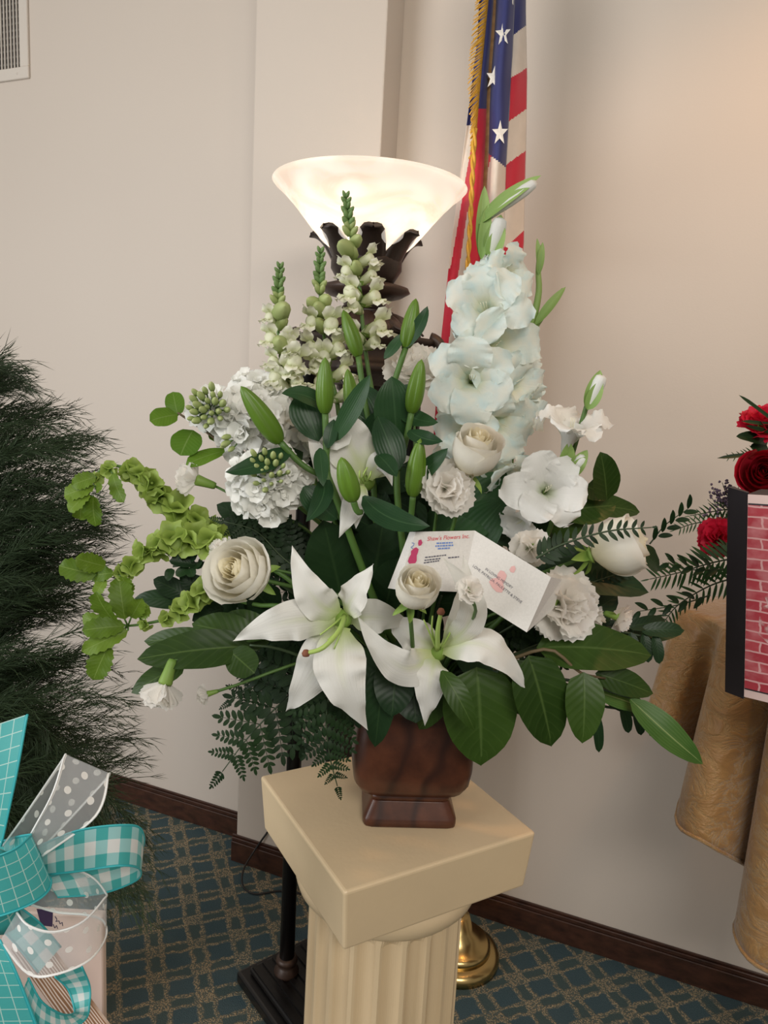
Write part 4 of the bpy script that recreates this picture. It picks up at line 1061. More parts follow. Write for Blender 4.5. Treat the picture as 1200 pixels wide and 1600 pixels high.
# ------------------------------------------------------------------ lilies
def lily(label, throat, petals, pist, stam, face):
    t = thing('lily', label, 'lily', Q(*throat), 'open white lilies in the arrangement')
    c = Q(*throat)
    part('receptacle', mk(lathe([(0, -.035), (.006, -.034), (.009, -.02), (.012, -.004), (.008, .004), (0, .006)], 14), L_CAL), t, frame(c, face))
    for k, (b, m, e, wpx, nm) in enumerate(petals):
        g = blade([Q(*b), Q(*b).lerp(Q(*m), .55), Q(*m), Q(*e)], PXM(wpx, b[2]), nm or TOCAM, 'petal', cup=-.10, fold=.16, ruf=.055, rf=3.6, nu=8, nv=30, seed=k * 1.3, frill=.022)
        o = wpart('petal', g, PW, t)
    if pist:
        o = wpart('pistil', tube([Q(*p) for p in pist], .0032, .0026, 12, 8), M_PIST, t)
        e = Q(*pist[-1]); part('stigma', mk(lathe([(0, -.004), (.004, -.003), (.005, 0), (.003, .004), (0, .005)], 10), M_ANTH), o, T(e))
    for s in stam: wpart('filament', tube([Q(*p) for p in s], .0015, .001, 8, 5), M_PIST, t)
    b, m = stem_from(c)
    wpart('stem', tube([b, m + V3((0, .03, 0)), c - V3(face) * .03], .004, .0035, 12, 8), M_STEM, t)
    return t
Yl = AY - .14
lily('large open white lily at the front with five spread petals', (534, 968, Yl), [
    ((530, 958, Yl), (482, 945, Yl - .05), (456, 852, Yl - .02), 60, None), ((540, 956, Yl), (548, 935, Yl - .03), (584, 881, Yl - .03), 54, D(-.5, .2, 1)),
    ((528, 966, Yl), (440, 965, Yl - .05), (366, 1000, Yl - .02), 66, None), ((528, 978, Yl + .01), (498, 1050, Yl - .03), (446, 1112, Yl + .01), 78, None),
    ((536, 980, Yl), (520, 1060, Yl - .07), (574, 1138, Yl - .03), 84, None), ((546, 968, Yl + .02), (590, 960, Yl), (640, 975, Yl + .03), 60, None)],
    [(538, 962, Yl - .005), (530, 985, Yl - .04), (505, 1012, Yl - .06), (478, 1021, Yl - .06)],
    [[(537, 965, Yl - .005), (528, 985, Yl - .03), (512, 1000, Yl - .04)], [(540, 968, Yl - .005), (532, 990, Yl - .03), (522, 1014, Yl - .035)], [(536, 962, Yl - .005), (522, 975, Yl - .03), (500, 992, Yl - .04)]], D(-.2, .1, 1))
Yb = AY - .12
lily('drooping white lily with long arched petal under the florist card', (684, 1018, Yb), [
    ((678, 1018, Yb), (625, 1075, Yb - .06), (558, 962, Yb - .03), 62, None), ((680, 1012, Yb), (640, 990, Yb - .02), (602, 965, Yb + .02), 58, None),
    ((690, 1012, Yb), (775, 955, Yb - .10), (688, 868, Yb - .12), 46, None), ((690, 1016, Yb), (770, 985, Yb - .07), (823, 1080, Yb - .04), 62, D(0, .8, 1)),
    ((680, 1026, Yb), (672, 1062, Yb - .05), (664, 1133, Yb - .02), 58, None), ((694, 1008, Yb), (740, 930, Yb - .09), (723, 866, Yb - .10), 32, None)],
    [(684, 1014, Yb - .01), (684, 985, Yb - .04), (689, 956, Yb - .05)],
    [[(682, 1014, Yb - .01), (672, 990, Yb - .03), (662, 968, Yb - .03)], [(688, 1014, Yb - .01), (700, 995, Yb - .03), (706, 980, Yb - .03)], [(683, 1014, Yb - .01), (675, 985, Yb - .03), (676, 962, Yb - .03)]], D(0, .5, 1))
Yc = AY - .07
lily('half open white lily behind the green buds with hanging petal', (574, 752, Yc), [
    ((572, 756, Yc), (520, 770, Yc - .02), (480, 668, Yc - .0), 58, None), ((576, 750, Yc), (520, 650, Yc - .03), (530, 690, Yc - .03), 78, None),
    ((578, 750, Yc - .01), (598, 698, Yc - .03), (613, 760, Yc - .04), 34, None), ((582, 746, Yc), (612, 716, Yc - .02), (646, 716, Yc - .01), 28, None),
    ((566, 760, Yc - .02), (552, 790, Yc - .05), (530, 840, Yc - .04), 40, None), ((566, 756, Yc - .01), (560, 790, Yc - .05), (556, 826, Yc - .04), 26, None)],
    None, [[(570, 752, Yc - .02), (568, 742, Yc - .04), (574, 730, Yc - .04)], [(566, 754, Yc - .02), (562, 746, Yc - .04), (562, 735, Yc - .04)], [(574, 752, Yc - .02), (578, 744, Yc - .04), (580, 736, Yc - .04)]], D(.4, .3, 1))

# lily buds on their stalks
BUDT = []
def budmesh():
    V, Fc, UV = [], [], []; seg, nv = 36, 16
    pr = lambda t: (t + .03) ** .38 * (1 - t) ** .62 * 1.80
    for j in range(nv + 1):
        t = j / nv
        for i in range(seg):
            a = 2 * PI * i / seg; r = .5 * pr(t) * (1 - .20 * abs(cos(1.5 * a)) ** 10)
            V.append(V3((r * cos(a), r * sin(a), t))); UV.append((i / seg, t))
    for j in range(nv):
        for i in range(seg): k = (i + 1) % seg; Fc.append((j * seg + i, j * seg + k, (j + 1) * seg + k, (j + 1) * seg + i))
    return V, Fc, UV
BUD = mk(budmesh(), L_BUD)
def lilybud(parent, base, tip, wpx, join_):
    A, B = Q(*base), Q(*tip); L = (B - A).length; w_ = PXM(wpx, base[2]) * .98
    o = part('bud', BUD, parent, frame(A, B - A, random.uniform(0, 2), (w_, w_, L)))
    J = Q(*join_)
    wpart('bud_stalk', tube([J, J.lerp(A, .5) + V3((0, 0, -.006)), A + (B - A) * .02], .0036, .0042, 8, 7), M_STEM, parent)
    return o
Y1 = AY - .10
ls = thing('budding_lily', 'leafy lily stalk of closed green buds in the middle of the arrangement', 'lily', Q(540, 900, Y1), 'green lily bud stalks')
wpart('stem', tube([VM_, Q(590, 950, Y1 + .04), Q(530, 790, Y1), Q(510, 735, Y1), Q(512, 690, Y1)], .0055, .004, 16, 8), M_STEM, ls)
lilybud(ls, (508, 645, Y1), (508, 558, Y1 - .01), 31, (512, 740, Y1)); lilybud(ls, (437, 690, Y1 - .01), (376, 603, Y1 - .03), 36, (505, 745, Y1)); lilybud(ls, (552, 782, Y1 - .05), (533, 714, Y1 - .06), 36, (565, 800, Y1 - .04))
ls2 = thing('budding_lily', 'lily stalk with two closed green buds right of the centre leaves', 'lily', Q(610, 900, Y1), 'green lily bud stalks')
wpart('stem', tube([VM_, Q(640, 950, Y1 + .04), Q(622, 790, Y1 + .02), Q(620, 720, Y1 + .02)], .005, .004, 14, 8), M_STEM, ls2)
lilybud(ls2, (643, 644, Y1 + .02), (659, 561, Y1 + .01), 30, (622, 735, Y1 + .02)); lilybud(ls2, (645, 774, Y1 - .02), (657, 685, Y1 - .03), 33, (640, 830, Y1))
ls3 = thing('budding_lily', 'rear lily stalk with three slim green buds below the lamp capital', 'lily', Q(570, 880, AY), 'green lily bud stalks')
wpart('stem', tube([VM_, Q(600, 900, AY), Q(582, 740, AY), Q(575, 680, AY)], .005, .004, 14, 8), M_STEM, ls3)
lilybud(ls3, (553, 657, AY - .04), (543, 576, AY - .05), 27, (580, 715, AY)); lilybud(ls3, (560, 556, AY), (536, 484, AY), 27, (580, 680, AY)); lilybud(ls3, (634, 543, AY), (650, 466, AY), 28, (590, 660, AY))
for a, b, w_, sd in (((520, 690, Y1), (578, 585, Y1 - .04), 34, .08), ((512, 640, Y1 + .02), (440, 615, Y1 - .0), 30, .18), ((455, 700, Y1), (352, 738, Y1 - .05), 36, -.15), ((505, 745, Y1), (478, 815, Y1 - .05), 32, -.2), ((500, 700, Y1), (505, 760, Y1 - .03), 24, .0),
                     ((475, 760, Y1), (528, 812, Y1), 46, .1), ((470, 615, Y1 + .03), (498, 690, Y1 + .02), 60, .0), ((512, 700, Y1 - .01), (522, 655, Y1), 22, .0)):
    leaf(ls, a, b, w_, L_LILY, 'lance', .08, side=sd)
for a, b, w_, sd in (((622, 735, Y1), (590, 650, Y1 + .02), 50, .0), ((620, 690, Y1 + .04), (612, 588, Y1 + .03), 66, 0.), ((640, 672, Y1), (692, 690, Y1 - .04), 28, .2), ((625, 640, Y1 + .05), (685, 660, Y1 + .02), 30, .2), ((568, 775, Y1 - .03), (672, 822, Y1 - .07), 42, .22), ((632, 760, Y1), (700, 700, Y1 - .03), 30, .1), ((590, 710, Y1), (620, 745, Y1 - .05), 30, .0)):
    leaf(ls2, a, b, w_, L_LILY, 'lance', .09, side=sd)
for a, b, w_, sd in (((575, 690, AY), (600, 640, AY - .02), 40, .1), ((580, 720, AY), (540, 640, AY), 46, .0), ((590, 680, AY), (650, 600, AY), 40, -.1), ((600, 700, AY), (560, 600, AY + .02), 50, .1), ((628, 545, AY), (668, 478, AY - .01), 22, .15), ((600, 560, AY), (630, 520, AY), 18, .1)):
    leaf(ls3, a, b, w_, L_LILY, 'lance', .1, side=sd)

# ------------------------------------------------------------------ placing roses and carnations
rose('fully open cream rose at the left beside the bells of Ireland', (374, 892, AY - .15), D(-.38, .42, .9), 56, 'open', roll=.4)
rose('cream rose in front of the lower aqua-tinted gladiolus florets', (740, 712, AY - .12), D(.15, 1.0, .72), 45, 'bud', roll=.2, stretch=1.08)
rose('small cream rose with yellow heart in front of the florist card', (648, 925, AY - .22), D(.15, .95, .8), 42, 'bud', roll=.7, stretch=1.02)
rose('cream rose seen from the side at the far right behind a fern', (960, 856, AY - .13), D(.85, .42, .30), 57, 'bud', roll=.1, stretch=.85)
carnation('fluffy white carnation at the back in front of the flag', (648, 576, AY + .03), D(-.05, .75, .6), 52)
carnation('ruffled white carnation left of the card below the cream rose', (700, 762, AY - .12), D(.2, .15, 1), 48)
carnation('big pinkish white carnation at the right end of the florist card', (884, 948, AY - .14), D(.28, .05, 1), 60, ((5, 10, .75), (6, 30, .9), (8, 52, .98), (9, 76, 1.04), (6, 96, 1.0)))
MG = 'small spray carnations in the arrangement'
carnation('small white spray carnation just above the florist card', (828, 856, AY - .13), D(-.2, .1, 1), 34, SMALL, group=MG, name='spray_carnation')
carnation('tight white spray carnation bud in front of the florist card', (734, 922, AY - .265), D(.05, .45, .9), 24, SMALL, group=MG, name='spray_carnation', via=[Q(705, 1010, AY - .1), Q(742, 960, AY - .20)])
carnation('small peach white spray carnation seen edge on at the far right', (972, 966, AY - .10), D(.85, -.1, .5), 27, SMALL, group=MG, name='spray_carnation')
carnation('small white spray carnation half hidden beside the big pinkish carnation', (928, 968, AY - .10), D(.6, -.3, .6), 24, SMALL, group=MG, name='spray_carnation')
carnation('pale spray carnation seen from the side above the bells of Ireland', (302, 748, AY - .04), D(-.75, .25, .2), 34, SHUT, group=MG, name='spray_carnation')
carnation('drooping cream spray carnation hanging at the lower left', (256, 1074, AY - .17), D(-.2, -.9, .4), 44, SHUT, group=MG, name='spray_carnation')
carnation('unopened cream spray carnation bud pointing left at the lower left', (322, 1085, AY - .15), D(-.95, -.25, .25), 19, SHUT, group=MG, name='spray_carnation')
carnation('ivory spray carnation peeping out behind the open cream rose', (346, 856, AY - .10), D(-.4, .8, .3), 24, SMALL, group=MG, name='spray_carnation')

# ------------------------------------------------------------------ snapdragons
def snap_floret():
    gs = [lathe([(.0, -.05), (.10, -.03), (.16, .15), (.20, .4), (.23, .6), (.2, .72), (.1, .76), (0, .74)], 12)]
    gs[0] = (gs[0][0], gs[0][1], [(0.5, .25 + .35 * q[1]) for q in gs[0][2]])
    for s in (-1, 1):
        gs.append(blade([(.06 * s, .08, .45), (.10 * s, .22, .8), (.18 * s, .34, .98), (.26 * s, .44, .92)], .40, (0, -1, .4), 'obov', cup=.12, ruf=.1, nu=4, nv=7))
    for s in (-1, 0, 1):
        gs.append(blade([(.08 * s, -.08, .45), (.12 * s, -.2, .8), (.20 * s, -.28, .9), (.26 * s, -.42, .82)], .36, (0, 1, .4), 'obov', cup=.12, ruf=.1, nu=4, nv=7))
    return join(gs)
SNAPF = mk(snap_floret(), PSNAP)
EGG = mk(lathe([(0, 0), (.28, .12), (.40, .4), (.34, .72), (.15, .95), (0, 1)], 10), L_GBUD)
EGGD = mk(lathe([(0, 0), (.30, .12), (.42, .4), (.34, .72), (.15, .95), (0, 1)], 10), petalmat('snapdragon_tip_bud', (.10, .20, .05), (.17, .28, .09), .6, tr=.1, vein=.2))
SCAL = mk(join([blade([(0, 0, 0), (.14 * cos(k * 1.257), .14 * sin(k * 1.257), .1), (.22 * cos(k * 1.257), .22 * sin(k * 1.257), .32)], .2, (-cos(k * 1.257), -sin(k * 1.257), .1), 'lance', nu=2, nv=4) for k in range(5)]), L_CAL)
def snapdragon(label, path, Y, bud_y, flo, hidden=()):
    t = thing('snapdragon', label, 'snapdragon', Q(path[-1][0], path[-1][1], Y), 'snapdragon spikes')
    pts = [Q(x, y, Y) for x, y in path]
    wpart('stem', tube([VM_, Q(path[-1][0] + 20, 850, Y)] + pts[::-1], .0042, .0014, 26, 7), M_STEM, t)
    y0, y1 = bud_y; n = int((y1 - y0) / 8)
    for k in range(n):
        y = y0 + (y1 - y0) * k / n; x = xat(path, y); f = k / n
        for s in ((-1, 1) if k % 2 else (-.5, .6)):
            ax = D(s * .8, .9, .5 + .3 * (k % 3)); sz = PXM(9 + 7 * f, Y)
            part('bud', EGGD if f < .75 else EGG, t, frame(Q(x, y + 6, Y), ax, 0, (sz * .8, sz * .8, sz * 1.35)))
    for x, y, sx_, s, cr in flo:
        b = Q(xat(path, y + 8), y + 14, Y); tip = Q(x, y, Y - .015 + random.uniform(-.02, .01)); d = tip - b; d = d + V3((0, -.012, .0))
        sz = max(PXM(s * 1.25, Y), d.length * 1.05)
        M = frame(b, d, random.uniform(-.2, .2), (sz * .82, sz * .82, sz))
        f = part('floret', SNAPF if cr else EGG, t, M if cr else frame(b, d, 0, (sz * .62, sz * .62, sz)))
        part('calyx', SCAL, f, M @ Matrix.Scale(1.15, 4))
    return t
Ys = AY + .06
snapdragon('tallest snapdragon spike overlapping the lit lamp bowl', [(540, 302), (545, 350), (552, 395), (561, 440), (566, 500), (574, 570), (585, 640)], Ys, (304, 372),
           [(562, 372, 1, 26, 0), (533, 383, -1, 30, 0), (552, 392, 0, 26, 0), (586, 402, 1, 36, 1), (533, 420, -1, 36, 1), (556, 414, 0, 34, 0), (584, 430, 1, 36, 1), (540, 452, -1, 42, 1), (590, 462, 1, 42, 1), (548, 474, -1, 38, 1), (600, 508, 1, 48, 1), (545, 520, -1, 36, 1), (592, 530, 1, 38, 1)])
snapdragon('middle snapdragon spike left of the lamp stem', [(501, 388), (499, 440), (502, 480), (507, 530), (514, 580), (530, 650)], Ys - .02, (390, 462),
           [(497, 478, 0, 28, 0), (484, 470, -1, 24, 0), (513, 466, 1, 26, 0), (479, 498, -1, 34, 1), (526, 502, 1, 36, 1), (500, 505, 0, 32, 0), (480, 540, -1, 42, 1), (528, 546, 1, 44, 1), (484, 566, -1, 42, 1), (540, 580, 1, 42, 1), (508, 560, 0, 40, 1), (494, 592, -1, 42, 1), (545, 612, 1, 42, 1)])
snapdragon('shortest and leftmost snapdragon spike', [(438, 412), (435, 460), (434, 510), (442, 560), (460, 620), (490, 690)], Ys - .04, (414, 478),
           [(447, 480, 1, 30, 0), (420, 494, -1, 32, 1), (446, 500, 1, 30, 0), (417, 524, -1, 36, 1), (458, 530, 1, 38, 1), (438, 532, 0, 34, 0), (450, 550, 1, 42, 1), (424, 562, -1, 36, 1), (456, 574, 1, 42, 1), (424, 586, -1, 42, 1), (470, 560, 1, 40, 1), (466, 596, 1, 42, 1), (440, 600, 0, 42, 1)])

# ------------------------------------------------------------------ stock
def stock_floret(seed):
    rs = random.Random(seed); gs = []
    for n, el, ln in ((3, 18, .65), (4, 48, .9), (5, 80, 1.05)):
        for k in range(n):
            a = 2 * PI * k / n + rs.uniform(-.3, .3) + el; e = math.radians(el + rs.uniform(-10, 10)); d = V3((cos(a) * sin(e), sin(a) * sin(e), cos(e))); l = ln * rs.uniform(.85, 1.1)
            up = V3((-cos(a) * cos(e), -sin(a) * cos(e), sin(e)))
            gs.append(blade([V3((0, 0, -.2)), d * l * .4 + up * .12, d * l * .8 + up * .14, d * l], .80 * l, up, 'obov', cup=.12, ruf=.10, rf=1.3, nu=4, nv=6, seed=rs.uniform(0, 6)))
    return join(gs)
STK = [mk(stock_floret(s), PSTOCK) for s in range(4)]
def stock(label, c, spread, flo, buds, Y, axis):
    t = thing('stock_flower', label, 'stock', Q(c[0], c[1], Y), 'white stock spikes')
    rs = random.Random(label)
    for k in range(flo):
        a = 2.4 * k + rs.uniform(-.3, .3); r = ((k + .8) / flo) ** .55
        x, y = c[0] + spread[0] * r * cos(a), c[1] + spread[1] * r * sin(a)
        o = Q(x, y, Y - .035 * (1 - r * r) + rs.uniform(-.01, .01))
        d = D(cos(a) * r * 1.1 + axis[0], -sin(a) * r * 1.1 + axis[1], 1.0)
        part('floret', STK[k % 4], t, frame(o, d, rs.uniform(0, 6), PXM(rs.uniform(26, 33), Y)))
    for x, y, s in buds:
        b = Q(x, y, Y - .05); part('bud', EGG, t, frame(b, D((x - c[0]) * .02, (c[1] - y) * .02 + .2, .8), 0, (PXM(s, Y), PXM(s, Y), PXM(s * 1.5, Y))))
        wpart('bud_stalk', tube([Q(c[0], c[1], Y - .02), b], .0012, .001, 4, 5), M_STEM, t)
    stem(t, Q(c[0], c[1], Y), .0035)
    return t
rs = random.Random(5)
def ringb(cx, cy, r, n, s): return [(cx + r * (k / n) ** .5 * cos(2.4 * k), cy + r * (k / n) ** .5 * sin(2.4 * k), s * rs.uniform(.8, 1.2)) for k in range(n)]
stock('white stock with tight green bud centre just above the open cream rose', (420, 752), (50, 48), 15, ringb(418, 736, 30, 22, 10), AY - .08, (0, .1))
stock('white stock spike behind the diagonal lily bud', (392, 665), (52, 44), 17, ringb(360, 690, 12, 4, 11), AY - .02, (-.1, .2))
stock('white stock at the upper left half hidden by the diagonal lily bud', (410, 618), (38, 24), 8, [], AY + .03, (0, .4))
stock('small greenish stock tip in bud between the round leaves', (330, 640), (24, 20), 4, ringb(326, 638, 28, 24, 12), AY - .02, (-.3, .3))
stock('white stock tucked below the snapdragons beside the lily leaves', (470, 670), (34, 40), 9, [], AY + .04, (0, .2))
# ------------------------------------------------------------------ bells of Ireland
def bellmesh(seed):
    rs = random.Random(seed); seg = 20; prof = [(.06, 0), (.18, .14), (.34, .36), (.56, .58), (.80, .72), (1.0, .76)]
    V, Fc, UV = [], [], []
    ph = rs.uniform(0, 6)
    for j, (r, z_) in enumerate(prof):
        for i in range(seg):
            a = 2 * PI * i / seg; k = 1 + .14 * (j / 5) ** 2 * cos(5 * a + ph); h = .13 * (j / 5) ** 2 * sin(4 * a + ph)
            V.append(V3((r * k * cos(a), r * k * sin(a), z_ + h))); UV.append((i / seg, j / 5))
    for j in range(5):
        for i in range(seg): k = (i + 1) % seg; Fc.append((j * seg + i, j * seg + k, (j + 1) * seg + k, (j + 1) * seg + i))
    g2 = lathe([(0, .2), (.10, .2), (.14, .34), (.06, .42), (0, .42)], 8)
    return join([(V, Fc, UV), g2])
BELL = [mk(bellmesh(s), L_BELL) for s in range(4)]
def bells(label, path, Y, nodes, leaves):
    """path: pixels from the vase outwards; nodes: (x, y, size px); leaves: pixel endpoints"""
    t = thing('bells_of_ireland', label, 'bells of Ireland', Q(path[0][0], path[0][1], Y), 'bells of Ireland stems')
    wpart('stem', tube([VM_] + [Q(x, y, Y) for x, y in path], .0036, .0016, 26, 7), M_STEM, t)
    rs = random.Random(label)
    for q, (x, y, s) in enumerate(nodes):
        c = Q(x, y, Y)
        for k in range(3):
            a = 2 * PI * k / 3 + q * .8
            d = D(cos(a) * .9, sin(a) * .9, .65 if k % 2 else .9) if k < 2 else D(rs.uniform(-.3, .3), rs.uniform(-.3, .3), 1)
            part('bell', BELL[rs.randrange(4)], t, frame(c + d * PXM(s * .10, Y), d, rs.uniform(0, 6), PXM(s * rs.uniform(.44, .56), Y)))
    for (a, b, w_, nm) in leaves:
        leaf(t, (*a, Y - .01), (*b, Y - .015 + rs.uniform(-.02, .02)), w_, L_LIGHT, 'oval', .10, fold=.2, ruf=.05, nv=13, serr=.10, nrm=nm or (rs.uniform(-.4, .4), -1, rs.uniform(.1, .5)))
        wpart('leaf_stalk', tube([Q(*min(path, key=lambda p: (p[0] - a[0]) ** 2 + (p[1] - a[1]) ** 2), Y), Q(*a, Y - .01)], .0012, None, 4, 5), M_STEM, t)
    return t
bells('topmost bells of Ireland stem arching over to a drooping leafy tip', [(480, 900), (370, 850), (310, 815), (268, 780), (235, 748), (200, 732), (168, 728), (145, 748), (130, 775)], AY - .03,
      [(335, 835, 40), (305, 812, 40), (282, 796, 46), (258, 775, 44), (240, 756, 40), (222, 741, 34), (203, 733, 28), (172, 733, 22), (150, 748, 18)],
      [((176, 740), (194, 785), 26, None), ((148, 760), (100, 775), 30, None), ((140, 770), (108, 800), 30, None), ((146, 775), (150, 822), 34, None), ((130, 770), (125, 812), 30, None), ((150, 745), (112, 758), 26, None), ((150, 765), (160, 760), 16, None)])
bells('second bells of Ireland stem reaching left below the arching one', [(470, 920), (390, 870), (320, 845), (270, 838), (230, 858), (205, 880), (178, 897), (150, 902)], AY - .07,
      [(330, 850, 46), (300, 842, 46), (272, 842, 46), (252, 850, 36), (232, 858, 36), (207, 882, 30), (190, 893, 22)],
      [((150, 898), (92, 884), 36, None), ((165, 885), (118, 872), 32, None), ((178, 895), (140, 900), 24, None), ((165, 905), (150, 930), 22, None), ((190, 900), (205, 925), 28, None)])
bells('lowest bells of Ireland stem with pale serrated leaves at its tip', [(480, 960), (400, 945), (330, 930), (300, 946), (262, 966), (225, 975), (200, 978)], AY - .08,
      [(322, 925, 34), (303, 942, 38), (286, 952, 30), (262, 966, 24), (228, 974, 18)],
      [((180, 972), (150, 925), 40, None), ((195, 968), (186, 900), 38, None), ((205, 965), (222, 935), 28, None), ((195, 978), (128, 985), 34, None), ((200, 985), (128, 1018), 32, None), ((170, 1008), (146, 1062), 40, None), ((215, 960), (234, 948), 28, None), ((190, 985), (128, 962), 28, None)])

# ------------------------------------------------------------------ leafy sprigs
def sprig(name, label, cat_, stempts, leaves, mat, smat=None, prof='ovate', r=.0022, group='leafy greenery in the arrangement', **kw):
    t = thing(name, label, cat_, Q(*stempts[0]) if stempts else VM_, group)
    wpart('stem', tube([VM_] + [Q(*p) for p in stempts], r * 1.4, r * .7, 16, 6), smat or M_STEMD, t)
    for lf in leaves:
        a, b, w_ = lf[:3]; k = dict(kw); k.update(lf[3] if len(lf) > 3 else {})
        leaf(t, a, b, w_, mat, k.pop('prof', prof), **k)
    return t
Yf = AY - .13
sprig('lemon_leaf', 'glossy lemon leaf branch with broad leaves spreading at the lower right', 'foliage', [(740, 1060, Yf + .06), (800, 1030, Yf), (860, 1015, Yf - .02), (905, 1050, Yf - .02), (945, 1060, Yf)],
      [((826, 1024, Yf - .02), (862, 1167, Yf - .02), 92), ((912, 1050, Yf - .02), (910, 1162, Yf - .04), 66), ((838, 1012, Yf), (1018, 1024, Yf + .01), 84, dict(nrm=(0, -.7, .7))), ((930, 1052, Yf + .005), (1020, 1084, Yf + .01), 46), ((800, 1030, Yf + .03), (822, 1120, Yf + .02), 70)], L_LEMON, M_TWIG, fold=.12)
sprig('lemon_leaf', 'broad dark lemon leaf hanging over the right side of the vase', 'foliage', [(700, 1080, Yf + .02), (735, 1050, Yf)],
      [((745, 1042, Yf), (752, 1196, Yf - .01), 124), ((700, 1060, Yf + .03), (655, 1140, Yf + .05), 50), ((690, 1048, Yf - .04), (742, 1142, Yf - .06), 40, dict(prof='lance', bend=.2))], L_LEMON, fold=.1)
sprig('lemon_leaf', 'dark green lemon leaf branch pointing left above the drooping carnation', 'foliage', [(540, 1050, Yf + .05), (440, 1015, Yf), (390, 1008, Yf - .01)],
      [((392, 1010, Yf), (214, 1030, Yf - .02), 66, dict(nrm=(0, -.8, .6))), ((398, 1000, Yf + .01), (300, 975, Yf + .02), 62), ((360, 1018, Yf - .01), (398, 1052, Yf - .03), 52, dict(prof='oval')), ((330, 1000, Yf + .01), (225, 1002, Yf + .03), 40), ((290, 1036, Yf + .01), (205, 1083, Yf), 40), ((420, 1005, Yf + .02), (350, 960, Yf + .03), 60)], L_LEMON, fold=.14)
sprig('salal', 'large dark leaves standing behind the big open lily', 'foliage', [(570, 1000, AY - .04), (555, 940, AY - .05)],
      [((540, 960, AY - .04), (505, 812, AY - .08), 104), ((575, 955, AY - .04), (600, 812, AY - .06), 118), ((600, 960, AY - .04), (622, 870, AY - .09), 70), ((500, 960, AY - .02), (470, 850, AY - .03), 80), ((560, 930, AY + .02), (545, 780, AY), 90), ((430, 960, AY - .06), (395, 920, AY - .08), 60, dict(prof='oval'))], L_DARK, fold=.1, bend=.06)
sprig('salal', 'dark leaves filling the gap between the two front lilies and the vase', 'foliage', [(610, 1090, Yf + .06)],
      [((600, 1040, Yf + .03), (586, 1168, Yf + .02), 54), ((620, 1030, Yf + .03), (612, 1120, Yf), 70), ((640, 1040, Yf + .05), (650, 1130, Yf + .01), 80), ((560, 1010, Yf + .05), (560, 1110, Yf + .03), 70), ((650, 1000, Yf + .05), (630, 1080, Yf + .02), 80), ((720, 1010, Yf + .05), (790, 1060, Yf + .02), 70), ((580, 1000, Yf + .0), (604, 1030, Yf - .03), 40, dict(prof='lance'))], L_DARK, fold=.12)
sprig('ti_leaf', 'broad glossy strap leaf behind the florist card', 'foliage', [(690, 930, AY)],
      [((660, 860, AY - .02), (792, 738, AY + .02), 96, dict(prof='lance', side=.05)), ((700, 880, AY), (790, 780, AY - .03), 80, dict(prof='lance'))], L_LILY, fold=.1)
sprig('lemon_leaf', 'upright green leaves at the right behind the white gladiolus', 'foliage', [(800, 950, AY), (900, 800, AY)],
      [((948, 782, AY - .03), (938, 706, AY - .05), 48), ((880, 800, AY - .01), (962, 790, AY), 60), ((905, 790, AY), (1000, 800, AY + .03), 40), ((870, 840, AY), (900, 770, AY), 60), ((915, 760, AY), (955, 778, AY - .02), 44)], L_LEMON)
sprig('lemon_leaf', 'dark pointed leaves at the right around the side-on rose', 'foliage', [(800, 950, AY), (900, 900, AY - .04)],
      [((850, 895, AY - .06), (1014, 926, AY - .08), 66, dict(nrm=(0, -.7, .7))), ((870, 870, AY - .02), (960, 905, AY - .02), 60), ((880, 990, AY - .04), (965, 930, AY - .02), 56), ((900, 930, AY), (985, 900, AY + .02), 50), ((960, 1000, AY - .02), (1070, 985, AY - .03), 40, dict(nrm=(0, -.7, .7))), ((1000, 860, AY - .03), (1030, 890, AY), 36), ((820, 900, AY), (870, 860, AY), 60), ((900, 960, AY), (960, 990, AY - .02), 50)], L_DARK)
sprig('striped_leaf', 'striped arching leaf pointing down at the far right', 'foliage', [(860, 1060, Yf + .05), (985, 1090, Yf)],
      [((985, 1092, Yf), (1099, 1194, Yf - .03), 50, dict(prof='lance', side=.06, bend=.12)), ((930, 1080, Yf + .02), (1015, 1110, Yf + .02), 34)], L_STRIPE)
sprig('eucalyptus', 'twig of round yellow-green leaves at the upper left', 'foliage', [(450, 850, AY), (390, 760, AY - .02), (340, 690, AY - .03), (300, 660, AY - .03), (278, 645, AY - .03)],
      [((278, 648, AY - .03), (234, 658, AY - .05), 36, dict(prof='oval')), ((278, 650, AY - .03), (270, 612, AY - .02), 30, dict(prof='oval')), ((302, 672, AY - .03), (282, 712, AY - .05), 50, dict(prof='oval')), ((335, 690, AY - .03), (340, 660, AY - .01), 22), ((362, 702, AY - .03), (290, 726, AY - .05), 26, dict(prof='obov')), ((310, 640, AY), (322, 618, AY), 26)], L_EUC, M_TWIG, fold=.05)
sprig('myrtle', 'small dark leaflets on a twig beside the open cream rose', 'foliage', [(420, 900, AY - .05), (330, 880, AY - .06), (270, 885, AY - .07)],
      [((300 + 8 * math.cos(k * 2.1), 882 + 6 * math.sin(k), AY - .07), (300 + 26 * math.cos(k * 1.1) - 10, 880 + 24 * math.sin(k * 1.1), AY - .08), 17, dict(prof='oval')) for k in range(7)] +
      [((270, 880, AY - .07), (285, 857, AY - .08), 14), ((268, 888, AY - .07), (262, 908, AY - .08), 16), ((290, 930, AY - .05), (240, 905, AY - .04), 34), ((300, 940, AY - .05), (210, 935, AY - .04), 34), ((330, 930, AY - .05), (280, 900, AY - .06), 34), ((350, 950, AY - .05), (300, 970, AY - .06), 36)], L_DARK)
